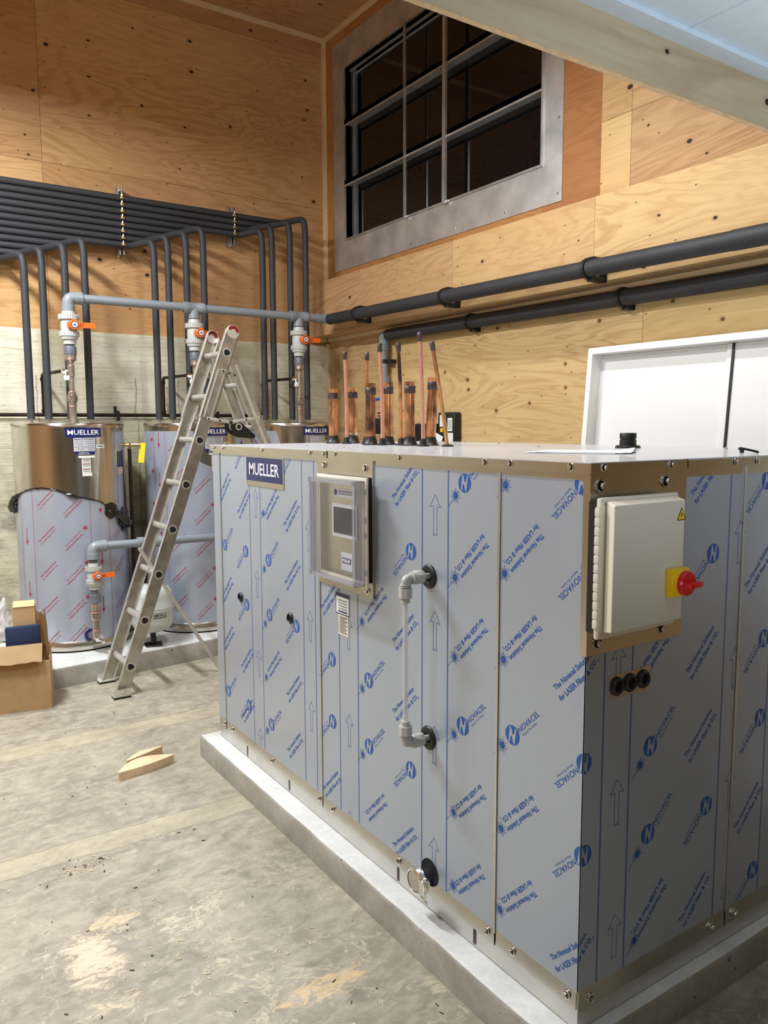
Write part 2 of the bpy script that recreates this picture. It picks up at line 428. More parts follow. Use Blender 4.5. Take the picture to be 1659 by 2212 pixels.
# ------------------------------------------------------------------ mesh helpers
class MB:
    def __init__(s):
        s.bm = bmesh.new()
        s.uv = s.bm.loops.layers.uv.new('UVMap')

    def face(s, pts, mat=0, uvs=None):
        f = s.bm.faces.new([s.bm.verts.new(p) for p in pts])
        f.material_index = mat
        if uvs:
            for l, c in zip(f.loops, uvs):
                l[s.uv].uv = c
        return f

    def hexa(s, p, mat=0, uvf=None):
        """p: 8 points, bottom ring then top ring"""
        vs_ = [s.bm.verts.new(q) for q in p]
        fs = []
        for idx in ((3, 2, 1, 0), (4, 5, 6, 7), (0, 1, 5, 4), (1, 2, 6, 5), (2, 3, 7, 6), (3, 0, 4, 7)):
            f = s.bm.faces.new([vs_[i] for i in idx])
            f.material_index = mat
            if uvf:
                for l in f.loops:
                    l[s.uv].uv = uvf(l.vert.co)
            fs.append(f)
        return fs

    def box(s, x0, x1, y0, y1, z0, z1, mat=0, uvf=None, bev=0.0):
        fs = s.hexa([(x0, y0, z0), (x1, y0, z0), (x1, y1, z0), (x0, y1, z0), (x0, y0, z1), (x1, y0, z1), (x1, y1, z1), (x0, y1, z1)], mat, uvf)
        if bev > 0:
            es = list({e for f in fs for e in f.edges})
            r = bmesh.ops.bevel(s.bm, geom=es, offset=bev, segments=2, profile=0.5, affect='EDGES', material=mat)
        return s

    def obox(s, c, ax, ay, az, hx, hy, hz, mat=0, bev=0.0):
        """oriented box"""
        c = V(c)
        ax, ay, az = V(ax).normalized() * hx, V(ay).normalized() * hy, V(az).normalized() * hz
        pts = [c + i * ax + j * ay + l * az for l in (-1, 1) for i, j in ((-1, -1), (1, -1), (1, 1), (-1, 1))]
        fs = s.hexa(pts, mat)
        if bev > 0:
            es = list({e for f in fs for e in f.edges})
            bmesh.ops.bevel(s.bm, geom=es, offset=bev, segments=2, profile=0.5, affect='EDGES', material=mat)
        return s

    def frame(s, d):
        d = V(d).normalized()
        a = V((0, 0, 1)) if abs(d.z) < 0.9 else V((1, 0, 0))
        x = d.cross(a).normalized()
        return x, d.cross(x).normalized()

    def lathe(s, prof, o=(0, 0, 0), d=(0, 0, 1), n=28, mat=0, a0=0.0, mats=None):
        """prof: list of (radius, height) along d"""
        o, d = V(o), V(d).normalized()
        x, y = s.frame(d)
        rings = []
        for r, h in prof:
            if r <= 1e-6:
                rings.append([s.bm.verts.new(o + d * h)])
            else:
                rings.append([s.bm.verts.new(o + d * h + (x * math.cos(a0 + 2 * PI * i / n) + y * math.sin(a0 + 2 * PI * i / n)) * r) for i in range(n)])
        for q in range(len(rings) - 1):
            A, B = rings[q], rings[q + 1]
            mi = mats[q] if mats else mat
            for i in range(n):
                j = (i + 1) % n
                if len(A) == 1 and len(B) == 1:
                    continue
                if len(A) == 1:
                    f = s.bm.faces.new([A[0], B[j], B[i]])
                elif len(B) == 1:
                    f = s.bm.faces.new([A[i], A[j], B[0]])
                else:
                    f = s.bm.faces.new([A[i], A[j], B[j], B[i]])
                f.material_index = mi
        return s

    def cyl(s, p, q, r, r2=None, n=24, mat=0, caps=True):
        p, q = V(p), V(q)
        h = (q - p).length
        r2 = r if r2 is None else r2
        pr = [(r, 0), (r2, h)]
        if caps:
            pr = [(0, 0)] + pr + [(0, h)]
        return s.lathe(pr, p, q - p, n, mat)

    def tube(s, pts, r, n=20, mat=0, caps=True):
        pts = [V(p) for p in pts]
        rings = []
        t = (pts[1] - pts[0]).normalized()
        x, y = s.frame(t)
        for i, p in enumerate(pts):
            if i == 0:
                tt = pts[1] - pts[0]
            elif i == len(pts) - 1:
                tt = pts[-1] - pts[-2]
            else:
                tt = (pts[i + 1] - p).normalized() + (p - pts[i - 1]).normalized()
            tt.normalize()
            q = t.rotation_difference(tt)
            x, y, t = q @ x, q @ y, tt
            rr = r[i] if isinstance(r, (list, tuple)) else r
            rings.append([s.bm.verts.new(p + (x * math.cos(2 * PI * a / n) + y * math.sin(2 * PI * a / n)) * rr) for a in range(n)])
        for A, B in zip(rings, rings[1:]):
            for i in range(n):
                j = (i + 1) % n
                s.bm.faces.new([A[i], A[j], B[j], B[i]]).material_index = mat
        if caps:
            s.bm.faces.new(rings[0]).material_index = mat
            s.bm.faces.new(rings[-1]).material_index = mat
        return s

    def prism(s, poly, axis, h, mat=0):
        """poly: 3D points in a plane; extruded by vector axis*h"""
        a = [s.bm.verts.new(V(p)) for p in poly]
        b = [s.bm.verts.new(V(p) + V(axis) * h) for p in poly]
        s.bm.faces.new(a[::-1]).material_index = mat
        s.bm.faces.new(b).material_index = mat
        for i in range(len(a)):
            j = (i + 1) % len(a)
            s.bm.faces.new([a[i], a[j], b[j], b[i]]).material_index = mat
        return s

    def add2d(s, tris, fn, mat):
        vs_, fs = tris
        bv = [s.bm.verts.new(fn(*p)) for p in vs_]
        for f in fs:
            try:
                s.bm.faces.new([bv[i] for i in f]).material_index = mat
            except ValueError:
                pass
        return s

    def build(s, name, mats, parent=None, smooth=35, recalc=True):
        if recalc:
            bmesh.ops.recalc_face_normals(s.bm, faces=s.bm.faces)
        me = bpy.data.meshes.new(name)
        s.bm.to_mesh(me)
        s.bm.free()
        for m in (mats if isinstance(mats, (list, tuple)) else [mats]):
            me.materials.append(M[m] if isinstance(m, str) else m)
        if smooth:
            for p in me.polygons:
                p.use_smooth = True
            me.set_sharp_from_angle(angle=math.radians(smooth))
        ob = bpy.data.objects.new(name, me)
        C.objects.link(ob)
        if parent is None and name.split('_')[0] in ('floor', 'wall', 'ceiling', 'trim', 'window'):
            ob['_o'] = [0, 0, 0]
        elif parent is None:
            xs = [v.co for v in me.vertices]
            o_ = V((sum(min(f(c) for c in xs) + max(f(c) for c in xs) for f in (g,)) / 2 for g in (lambda c: c.x, lambda c: c.y)))
            o_ = V((o_[0], o_[1], min(c.z for c in xs)))
            me.transform(Matrix.Translation(-o_))
            ob.location = o_
            ob['_o'] = list(o_)
        else:
            o_ = V(parent['_o'])
            me.transform(Matrix.Translation(-o_))
            ob.parent = parent
            ob['_o'] = list(o_)
        return ob


def bendpath(pts, r, n=7):
    """rounded polyline"""
    pts = [V(p) for p in pts]
    out = [pts[0]]
    for i in range(1, len(pts) - 1):
        a, b, c = pts[i - 1], pts[i], pts[i + 1]
        u, w = (a - b), (c - b)
        rr = min(r, u.length * 0.49, w.length * 0.49)
        p0, p1 = b + u.normalized() * rr, b + w.normalized() * rr
        for q in range(n + 1):
            t = q / n
            out.append(p0 * (1 - t) ** 2 + b * 2 * t * (1 - t) + p1 * t ** 2)
    out.append(pts[-1])
    return out


def thing(name, label, cat, loc, group=None):
    o = bpy.data.objects.new(name, None)
    o.empty_display_size = 0.05
    C.objects.link(o)
    o.location = loc
    o['_o'] = list(loc)
    tag(o, label, cat, group)
    return o


def tag(o, label=None, cat=None, group=None, kind=None):
    if label:
        o['label'] = label
    if cat:
        o['category'] = cat
    if group:
        o['group'] = group
    if kind:
        o['kind'] = kind
    return o


def structure(o):
    o['kind'] = 'structure'
    return o


def copy_tree(o, delta, parent=None):
    c = o.copy()
    C.objects.link(c)
    if parent is None:
        c.location = o.location + V(delta)
    else:
        c.parent = parent
    for ch in list(o.children):
        copy_tree(ch, delta, c)
    return c


_tc = {}


def text2d(body, size=1.0, bold=0.0, sx=1.0, align='LEFT', res=2):
    """triangulated lettering: (verts, faces) in the plane"""
    key = (body, bold, sx, align)
    if key not in _tc:
        cu = bpy.data.curves.new('t', 'FONT')
        cu.body = body
        cu.size = 1.0
        cu.resolution_u = res
        cu.offset = bold
        cu.align_x = align
        ob = bpy.data.objects.new('t', cu)
        C.objects.link(ob)
        dg = bpy.context.evaluated_depsgraph_get()
        me = bpy.data.meshes.new_from_object(ob.evaluated_get(dg))
        _tc[key] = ([(v.co.x * sx, v.co.y) for v in me.vertices], [tuple(p.vertices) for p in me.polygons])
        bpy.data.objects.remove(ob)
        bpy.data.curves.remove(cu)
        bpy.data.meshes.remove(me)
    vs_, fs = _tc[key]
    return [(x * size, y * size) for x, y in vs_], fs


def width2d(t):
    return max(p[0] for p in t[0]) - min(p[0] for p in t[0])


def fit2d(body, w, h, bold=0.0):
    """lettering scaled to a box w x h, lower left at origin"""
    vs_, fs = text2d(body, 1.0, bold)
    x0, x1 = min(p[0] for p in vs_), max(p[0] for p in vs_)
    y0, y1 = min(p[1] for p in vs_), max(p[1] for p in vs_)
    return [((x - x0) / (x1 - x0) * w, (y - y0) / (y1 - y0) * h) for x, y in vs_], fs


def place2d(t, cx, cy, ang=0.0):
    c, s_ = math.cos(ang), math.sin(ang)
    return [(cx + x * c - y * s_, cy + x * s_ + y * c) for x, y in t[0]], t[1]


def circle2d(r, n=28, r2=None):
    r2 = r2 or r
    return [(r * math.cos(2 * PI * i / n), r2 * math.sin(2 * PI * i / n)) for i in range(n)], [tuple(range(n))]


def rect2d(x0, y0, x1, y1):
    return [(x0, y0), (x1, y0), (x1, y1), (x0, y1)], [(0, 1, 2, 3)]


def merge2d(*ts):
    vs_, fs = [], []
    for t in ts:
        k0 = len(vs_)
        vs_ += list(t[0])
        fs += [tuple(i + k0 for i in f) for f in t[1]]
    return vs_, fs


# prints on the protective film: local x to the right, y up
def line2d(x0, y0, x1, y1, w=0.0014):
    d = V((x1 - x0, y1 - y0))
    d.normalize()
    nx, ny = -d.y * w / 2, d.x * w / 2
    return [(x0 + nx, y0 + ny), (x0 - nx, y0 - ny), (x1 - nx, y1 - ny), (x1 + nx, y1 + ny)], [(0, 1, 2, 3)]


def burst2d(r=0.020):
    ts = [circle2d(r * 0.42, 12)]
    for i in range(14):
        a = 2 * PI * i / 14 + 0.2
        ts.append(line2d(math.cos(a) * r * 0.3, math.sin(a) * r * 0.3, math.cos(a) * r * (0.85 + 0.2 * (i % 2)), math.sin(a) * r * (0.85 + 0.2 * (i % 2)), 0.0016))
    return merge2d(*ts)


def arrow2d(h=0.120, w=0.050):
    hh, sw = 0.036, 0.008
    P_ = [(0, h), (w / 2, h - hh), (sw, h - hh + 0.003), (sw, 0), (0, 0.006), (-sw, 0), (-sw, h - hh + 0.003), (-w / 2, h - hh)]
    return merge2d(*[line2d(*P_[i], *P_[(i + 1) % 8], 0.0013) for i in range(8)])


def solution2d(l2='for LASER Fiber & CO'):
    a = fit2d('The Novacel Solution', 0.154, 0.0145, 0.020)
    b = fit2d(l2, 0.154, 0.0145, 0.020)
    ts = [place2d(a, 0, 0), place2d(b, -0.002, -0.0275)]
    if l2.endswith('CO'):
        ts.append(place2d(fit2d('2', 0.006, 0.008), 0.154, -0.032))
    return merge2d(*ts)


def novacel2d():
    """returns (blue shapes, pale N)"""
    disc = circle2d(0.0265, 32)
    N = ([(-0.0135, -0.0185), (-0.0085, -0.0215), (-0.0065, -0.006), (-0.002, -0.001), (0.004, -0.019), (0.009, -0.0245),
          (0.0155, 0.018), (0.0105, 0.0215), (0.0075, 0.007), (0.002, 0.001), (-0.003, 0.019), (-0.009, 0.0245)],
         [(0, 1, 2, 11), (2, 10, 11), (2, 3, 9, 10), (3, 4, 8, 9), (4, 5, 7, 8), (5, 6, 7)])
    a = fit2d('NOVACEL', 0.098, 0.0155, 0.005)
    b = fit2d('Beyond The Surface', 0.070, 0.0075)
    t = merge2d(disc, place2d(a, 0.030, -0.010), place2d(b, 0.036, -0.0225))
    return t, N


# ------------------------------------------------------------------ the room
XW, XB, YB, ZC = 3.48, 3.30, 6.05, 4.80


def sheets(mb, axis, plane, u0, u1, z0, z1, us, zs, thick, mat=0, gap=0.0012, vert=False):
    """plywood sheets on a wall, each its own island. axis 'x': wall plane x=const, u is y"""
    for a, b in zip(us, us[1:]):
        for c, d in zip(zs, zs[1:]):
            lo, hi = max(a, u0) + gap, min(b, u1) - gap
            l2, h2 = max(c, z0) + gap, min(d, z1) - gap
            if hi <= lo or h2 <= l2:
                continue
            if axis == 'y':
                mb.box(lo, hi, plane, plane + thick, l2, h2, mat, lambda p: ((p.z, p.x) if vert else (p.x, p.z)))
            else:
                mb.box(plane, plane + thick, lo, hi, l2, h2, mat, lambda p: ((p.z, p.y) if vert else (p.y, p.z)))


m = MB()
m.box(-4.2, 3.9, -3.6, 6.4, -0.1, 0.0)
floor = structure(m.build('floor', 'floor'))

m = MB()
sheets(m, 'y', YB, -4.0, XW + 0.10, 2.285, ZC, [-4.9, -3.68, -1.24, 1.215, 3.65], [2.21, 3.43, 4.655, 5.9], 0.02)
m.box(-4.2, XW + 0.3, YB + 0.02, YB + 0.12, 0.0, ZC + 0.1, 1)
wall_back = structure(m.build('wall_back', ['ply_back', 'dark'], smooth=None))
m = MB()
m.box(-4.2, XW + 0.1, YB - 0.015, YB + 0.02, 1.66, 2.285)
m.box(-4.2, XW + 0.1, YB - 0.055, YB + 0.02, 0.0, 1.66)
structure(m.build('concrete_stem', 'wall_conc', wall_back, smooth=None))

# right wall: lower sheets, beam casing, upper sheets around the window recess
WY0, WY1, WZ0, WZ1 = 3.49, 5.71, 3.125, 4.455
m = MB()
sheets(m, 'x', XW, -3.6, YB + 0.02, 0.0, 2.36, [-4.6, -2.15, 0.29, 2.735, 5.18, 7.7], [-0.08, 2.4], 0.02, 0, vert=False)
sheets(m, 'x', XW - 0.02, -3.6, 3.03, 2.78, ZC, [-4.5, -2.05, 0.4, 2.83, 3.03], [2.0, 3.22, 4.44, 5.6], 0.02, 1)
# amber sheets round the opening
g = lambda p: (p.y, p.z)
m.box(XW, XW + 0.02, 3.03, WY0, 2.78, ZC, 2, g)
m.box(XW, XW + 0.02, WY1, YB, 2.78, ZC, 2, lambda p: (p.z, p.y))
m.box(XW, XW + 0.02, WY0, WY1, 2.78, WZ0, 2, g)
m.box(XW, XW + 0.02, WY0, WY1, WZ1, ZC, 2, g)
m.box(XW + 0.02, XW + 0.10, -3.6, WY0, 0, ZC + 0.1, 3)
m.box(XW + 0.02, XW + 0.10, WY1, YB + 0.1, 0, ZC + 0.1, 3)
m.box(XW + 0.02, XW + 0.10, WY0, WY1, 0, WZ0, 3)
m.box(XW + 0.02, XW + 0.10, WY0, WY1, WZ1, ZC + 0.1, 3)
wall_right = structure(m.build('wall_right', ['ply_lower', 'ply_right', 'ply_brown', 'dark'], smooth=None))
m = MB()
for a, b in ((-3.6, -1.9), (-1.9, 0.55), (0.55, 2.92), (2.92, 4.10), (4.10, YB)):
    m.box(XB, XB + 0.018, a + 0.001, b - 0.001, 2.345, 2.785, 0, g)
m.box(XB + 0.018, XW, -3.6, YB, 2.345, 2.363, 1, lambda p: (p.y, p.x))
m.box(XB + 0.018, XW, -3.6, YB, 2.767, 2.785, 1, lambda p: (p.y, p.x))
structure(m.build('beam_casing', ['ply_right', 'ply_lower'], wall_right, smooth=None))

m = MB()
for a, b in ((-4.0, -1.6), (-1.6, 0.9), (0.9, 3.6)):
    for c, d in ((1.3, 2.4), (2.4, 3.62), (3.62, 4.84), (4.84, 6.1)):
        m.box(a + .001, b - .001, c + .001, d - .001, ZC, ZC + 0.02, 0, lambda p: (p.x, p.y))
m.box(-4.2, 3.9, 1.2, 6.3, ZC + 0.02, ZC + 0.1, 1)
structure(m.build('ceiling', ['ply_back', 'dark'], smooth=None))

# left, front walls (seen only in reflections and by their bounce)
m = MB()
sheets(m, 'x', -4.02, -3.6, YB + 0.02, 0, ZC, [-3.7, -1.3, 1.1, 3.55, 6.1], [0, 1.22, 2.44, 3.66, 4.9], 0.02, 0)
structure(m.build('wall_left', 'ply_back', smooth=None))
m = MB()
sheets(m, 'y', -3.6, -4.0, 3.5, 0, 2.45, [-4.0, -1.6, 0.8, 3.5], [0, 1.22, 2.44], 0.02, 0)
structure(m.build('wall_front', 'ply_soffit', smooth=None))

# low ceiling over the camera and its plywood header
YF = 1.20
ZF = 2.353
m = MB()
m.box(-4.0, 3.46, YF, YF + 0.018, ZF, ZF + 0.140, 0, lambda p: (p.x, p.z))
m.box(-4.0, 3.46, YF + 0.001, YF + 0.018, ZF + 0.140, ZC, 0, lambda p: (p.x, p.z))
m.box(-4.0, 3.46, YF + 0.002, YF + 0.0165, ZF - 0.0005, ZF + 0.001, 1)
structure(m.build('trim_header', ['ply_soffit', 'ply_edge'], smooth=None))
m = MB()
x = -4.0
while x < 3.4:
    m.box(x + 0.002, x + 0.398, -3.6, YF, ZF + 0.122, ZF + 0.14, 0)
    x += 0.4
m.box(-4.0, 3.46, YF - 0.045, YF, ZF + 0.110, ZF + 0.122, 1)
structure(m.build('ceiling_low', ['panel_blue', 'panel_blue'], smooth=None))

tn = [0]


def trim(x0, x1, y0, y1, z0, z1):
    tn[0] += 1
    structure(MB().box(x0, x1, y0, y1, z0, z1, 0).build('trim_%d' % tn[0], 'trim', smooth=None))


trim(XW - 0.030, XW - 0.001, YB - 0.028, YB - 0.001, 2.786, ZC - 0.001)     # corner of the upper room
trim(XW - 0.026, XW - 0.001, YF + 0.03, YB - 0.03, ZC - 0.03, ZC - 0.001)
trim(-4.0, XW - 0.032, YB - 0.026, YB - 0.001, ZC - 0.032, ZC - 0.001)
trim(XW - 0.026, XW - 0.001, YB - 0.045, YB - 0.017, 1.0, 2.30)            # lower corner
trim(XW - 0.024, XW - 0.001, YF + 0.03, YB - 0.05, 2.318, 2.344)
trim(XB + 0.001, XW - 0.028, YB - 0.042, YB - 0.017, 2.318, 2.344)
trim(XB - 0.026, XB - 0.001, YB - 0.020, YB - 0.001, 2.32, 2.785)

# ------------------------------------------------------------------ window in the right wall
m = MB()
x0, x1 = XW - 0.006, XW - 0.001
OY0, OY1, OZ0, OZ1 = 3.325, 5.90, 2.885, 4.69
m.box(x0, x1, OY0, OY1, OZ0, WZ0)
m.box(x0, x1, OY0, OY1, WZ1, OZ1)
m.box(x0, x1, OY0, WY0, WZ0, WZ1)
m.box(x0, x1, WY1, OY1, WZ0, WZ1)
win = structure(m.build('window_1', 'galv_dull', smooth=None))
m = MB()
t = 0.004
XG = 3.552
m.box(x0, XG, WY0 - t, WY0, WZ0, WZ1)
m.box(x0, XG, WY1, WY1 + t, WZ0, WZ1)
m.box(x0, XG, WY0, WY1, WZ0 - t, WZ0)
m.box(x0, XG, WY0, WY1, WZ1, WZ1 + t)
# raised lip round the opening
m.box(x0 - 0.012, x0, WY0 - 0.012, WY0, WZ0 - 0.012, WZ1 + 0.012)
m.box(x0 - 0.012, x0, WY1, WY1 + 0.012, WZ0 - 0.012, WZ1 + 0.012)
m.box(x0 - 0.012, x0, WY0, WY1, WZ0 - 0.012, WZ0)
m.box(x0 - 0.012, x0, WY0, WY1, WZ1, WZ1 + 0.012)
structure(m.build('window_reveal', 'galv', win, smooth=None))
for zt in (3.583, 4.052):
    m = MB()
    m.box(XW - 0.018, XG - 0.002, WY0, WY1, zt - 0.032, zt)
    m.box(XW - 0.018, XW - 0.012, WY0, WY1, zt - 0.046, zt)
    structure(m.build('rail', 'galv_dull', win, smooth=None))
for yy_, w, xx in ((4.385, 0.032, XW - 0.038), (4.85, 0.013, XW - 0.036)):
    m = MB()
    m.box(xx, xx + 0.018, yy_ - w / 2, yy_ + w / 2, WZ0 - 0.02, WZ1 + 0.02)
    structure(m.build('upright', 'galv', win, smooth=None))
m = MB()
for xa_, ya_ in ((XG - 0.030, WY1 - 0.022), (XG - 0.012, WY1 - 0.050)):
    m.box(xa_, xa_ + 0.006, ya_ - 0.010, ya_, WZ0, WZ1)
    m.box(xa_, XG, ya_ - 0.010, ya_ - 0.008, WZ0, WZ1)
m.box(XG - 0.014, XG - 0.001, WY0, WY1 - 0.05, WZ1 - 0.045, WZ1 - 0.035)
m.box(XG - 0.034, XG - 0.028, WY0, WY1, WZ1 - 0.020, WZ1)
structure(m.build('jamb_channel', 'galv_dull', win, smooth=None))
m = MB()
m.box(XG, XG + 0.006, WY0, WY1, WZ0, WZ1)
structure(m.build('glass', 'glass', win, smooth=None))
m = MB()
for (yy_, zz_) in ((3.355, 2.93), (3.355, 3.35), (3.36, 3.9), (3.8, 2.92), (4.3, 2.925), (4.8, 2.92), (5.3, 2.925), (5.86, 2.93), (5.87, 3.5), (5.87, 4.2)):
    m.lathe([(0, -0.004), (0.006, -0.003), (0.009, 0)], (XW - 0.006, yy_, zz_), (1, 0, 0), 10)
structure(m.build('screws', 'bolt', win))

# ------------------------------------------------------------------ concrete pads
PX0, PY1, PZ, PYN = 1.310, 3.56, 0.110, 1.186
m = MB()


def slab(m, x0, x1, y0, y1, z, seg=28, amp=0.0022, rnd=0.014):
    """slab with a softly uneven front arris"""
    ring = []
    pts = []
    n1, n2 = seg, seg // 2
    for i in range(n1):
        pts.append((x0, y1 + (y0 - y1) * i / n1))
    for i in range(n2):
        pts.append((x0 + (x1 - x0) * i / n2, y0))
    for i in range(n1):
        pts.append((x1, y0 + (y1 - y0) * i / n1))
    for i in range(n2):
        pts.append((x1 + (x0 - x1) * i / n2, y1))
    cx_, cy_ = (x0 + x1) / 2, (y0 + y1) / 2
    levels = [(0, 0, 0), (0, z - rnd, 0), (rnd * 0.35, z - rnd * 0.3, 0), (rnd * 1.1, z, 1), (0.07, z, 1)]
    rings = []
    jit = [random.uniform(-amp, amp) for _ in pts]
    for ins, zz, mt in levels:
        row = []
        for (px, py), j in zip(pts, jit):
            sx = 1 if px < cx_ else -1
            sy = 1 if py < cy_ else -1
            onx = abs(px - x0) < 1e-6 or abs(px - x1) < 1e-6
            ony = abs(py - y0) < 1e-6 or abs(py - y1) < 1e-6
            i2 = ins + (j if 0 < zz else j * 0.3)
            row.append(m.bm.verts.new((px + (sx * i2 if onx else 0), py + (sy * i2 if ony else 0), zz)))
        rings.append((row, mt))
    for (a, ma), (b, mb_) in zip(rings, rings[1:]):
        for i in range(len(a)):
            j = (i + 1) % len(a)
            m.bm.faces.new([a[i], a[j], b[j], b[i]]).material_index = mb_
    m.bm.faces.new(rings[-1][0]).material_index = 1


slab(m, PX0, 2.80, PYN, PY1, PZ)
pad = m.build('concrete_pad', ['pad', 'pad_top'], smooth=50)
tag(pad, 'low grey concrete pad under the large film-covered cabinet', 'concrete pad')
m = MB()
slab(m, 0.30, 3.40, 5.068, 5.98, 0.13, seg=30)
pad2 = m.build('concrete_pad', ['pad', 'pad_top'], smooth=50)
# the photographed kerb runs slightly askew
for v in pad2.data.vertices:
    if v.co.y < -0.3:
        v.co.y += (v.co.x + 0.4) * 0.10 - 0.02
tag(pad2, 'long low concrete pad under the three steel water tanks', 'concrete pad')

# ------------------------------------------------------------------ the big cabinet
CX, CY, CX1, CY1 = 1.388, 1.222, 2.63, 3.49
ZT = 1.515
cab = thing('equipment_cabinet', 'large rectangular stainless steel equipment cabinet wrapped in blue-printed protective film', 'equipment cabinet', (2.0, 2.35, PZ))

m = MB()
m.box(CX + 0.004, CX1 - 0.004, CY + 0.004, CY1 - 0.004, 0.19, ZT - 0.006)
m.build('cabinet_core', 'steel', cab, smooth=None)
# skirt
m = MB()
m.box(CX + 0.001, CX1, CY - 0.001, CY1 - 0.002, PZ + 0.004, 0.19)
m.box(CX + 0.012, CX1 - 0.01, CY + 0.012, CY1 - 0.01, PZ, PZ + 0.006, 1)
for yc in (3.176, 2.765, 1.99, 1.607):
    m.box(CX + 0.0002, CX + 0.0012, yc - 0.006, yc + 0.006, 0.120, 0.168, 2)
m.build('base_skirt', ['steel_skirt', 'dark', 'copper_burnt'], cab, smooth=None)

# side panels: bent sheets with a bead at every seam
LONG = [CY1, 3.405, 2.482, 1.520, CY]                 # seams on the long side (y)
SHORT = [CX, 2.000, CX1]                               # seams on the short side (x)
FZ0, FZ1 = 0.215, 1.475                                # film
clip_done = []


def film_panel(name, long_side, a, b, z0, z1, prints, off=0.0006):
    """film with its printed pattern, clipped to the panel. u is distance to the right in view"""
    m = MB()
    if long_side:
        fn0 = lambda u, z, d: (CX - 0.0022 - d, -u, z)
    else:
        fn0 = lambda u, z, d: (u, CY - 0.0022 - d, z)
    ts, ns = [], []
    for (kind, u, z) in prints:
        if kind == 'TU':
            ts.append(place2d(SOL, u, z, PI / 4))
        elif kind == 'TD':
            ts.append(place2d(SOL, u, z, -3 * PI / 4))
        elif kind == 'BU':
            ts.append(place2d(BUR, u, z))
            ts.append(line2d(u - 0.031, z - 0.034, u - 0.012, z - 0.012))
        elif kind == 'NU':
            ts.append(place2d(NOV[0], u, z, PI / 4))
            ns.append(place2d(NOV[1], u, z, 0.0))
        elif kind == 'ND':
            ts.append(place2d(NOV[0], u, z, -3 * PI / 4))
            ns.append(place2d(NOV[1], u, z, PI))
        elif kind == 'AR':
            ts.append(place2d(ARR, u, z - 0.12))
        elif kind == 'LN':
            ts.append(rect2d(u - 0.0022, 0, u - 0.0008, 2))
            ts.append(rect2d(u + 0.0008, 0, u + 0.0022, 2))
    for t_ in ts:
        m.add2d(t_, lambda p, q: fn0(p, q, off), 1)
    for t_ in ns:
        m.add2d(t_, lambda p, q: fn0(p, q, off * 2), 2)
    lo, hi = (-a, -b) if long_side else (a, b)
    ax = V((0, -1, 0)) if long_side else V((1, 0, 0))
    for pco, nrm in ((V(fn0(lo + .001, 0, 0)), -ax), (V(fn0(hi - .001, 0, 0)), ax), (V((0, 0, z0 + .001)), V((0, 0, -1))), (V((0, 0, z1 - .001)), V((0, 0, 1)))):
        bmesh.ops.bisect_plane(m.bm, geom=m.bm.verts[:] + m.bm.edges[:] + m.bm.faces[:], plane_co=pco, plane_no=nrm, clear_outer=True)
    # orient printed faces outwards
    out = V((-1, 0, 0)) if long_side else V((0, -1, 0))
    m.bm.normal_update()
    fl = [f for f in m.bm.faces if f.normal.dot(out) < 0]
    bmesh.ops.reverse_faces(m.bm, faces=fl)
    if long_side:
        m.box(CX - 0.0022, CX - 0.0016, min(a, b), max(a, b), z0, z1, 0)
    else:
        m.box(min(a, b), max(a, b), CY - 0.0022, CY - 0.0016, z0, z1, 0)
    return m.build(name, ['film', 'print_blue', 'film'], cab, smooth=None, recalc=False)


SOL, BUR, NOV, ARR = solution2d(), burst2d(), novacel2d(), arrow2d()
PL = []
P0 = 0.231


def col(kind, u, zs):
    for z in zs:
        PL.append((kind, -u, z))


col('TU', 3.210, [1.215, 0.519, 0.288])
col('TU', 2.762, [1.205, 0.974, 0.516, 0.284])
col('TU', 2.008, [1.37, 0.912, 0.680, 0.227])
col('TU', 2.472, [0.931, 0.237])
col('TU', 1.312, [0.954])
col('TU', 1.305, [0.251])
col('TD', 3.292, [1.373, 0.901, 0.672])
col('TD', 2.816, [1.331, 0.670])
col('TD', 2.055, [1.064, 0.366])
col('TD', 1.570, [1.291, 1.060, 0.588, 0.354])
col('TD', 1.370, [1.338, 1.108, 0.637, 0.406])
col('BU', 2.955, [1.241, 1.008, 0.777, 0.545, 0.312])
col('BU', 2.197, [0.943, 0.710, 0.476])
col('BU', 1.703, [1.405, 1.173, 0.942, 0.713, 0.477, 0.249])
col('BU', 1.500, [1.447, 1.216, 0.986, 0.752, 0.517, 0.284])
col('NU', 2.914, [1.051, 0.821, 0.351])
col('NU', 3.370, [1.058, 0.367])
col('NU', 2.157, [0.750, 0.519])
col('NU', 1.664, [1.442, 0.751])
col('NU', 1.461, [0.792])
col('ND', 3.140, [1.058, 0.822, 0.367, 1.50])
col('ND', 2.674, [0.825, 1.50])
col('ND', 2.401, [0.761, 0.529])
col('ND', 1.915, [1.219, 0.527])
col('ND', 1.214, [0.801, 0.569, 1.272])
col('ND', 1.240, [1.465])
col('AR', 3.027, [1.336, 0.993, 0.646, 0.296])
col('AR', 2.562, [1.251, 0.907, 0.556])
col('AR', 1.795, [1.401, 1.058, 0.708, 0.357])
col('AR', 2.284, [0.943, 0.592, 0.237])
for u in (3.086, 2.984, 2.614, 2.520, 2.347, 2.223, 1.858, 1.735):
    PL.append(('LN', -u, 0))
PR = [('TU', x_, z_) for x_, z_ in ((1.786, 0.718), (1.790, 0.248), (1.769, 1.417), (1.779, 0.949), (2.032, 0.443), (2.03, 1.147))]
PR += [('TD', 1.716, 0.39), ('TD', 1.687, 1.065)] + [('BU', 1.596, z_) for z_ in (0.746, 0.509, 0.272)]
PR += [('NU', 1.634, 0.787), ('NU', 1.636, 0.551)]
PR += [('ND', x_, z_) for x_, z_ in ((1.868, 1.261), (1.885, 0.557), (2.131, 0.755), (2.132, 0.286), (2.130, 0.990), (2.108, 1.445))]
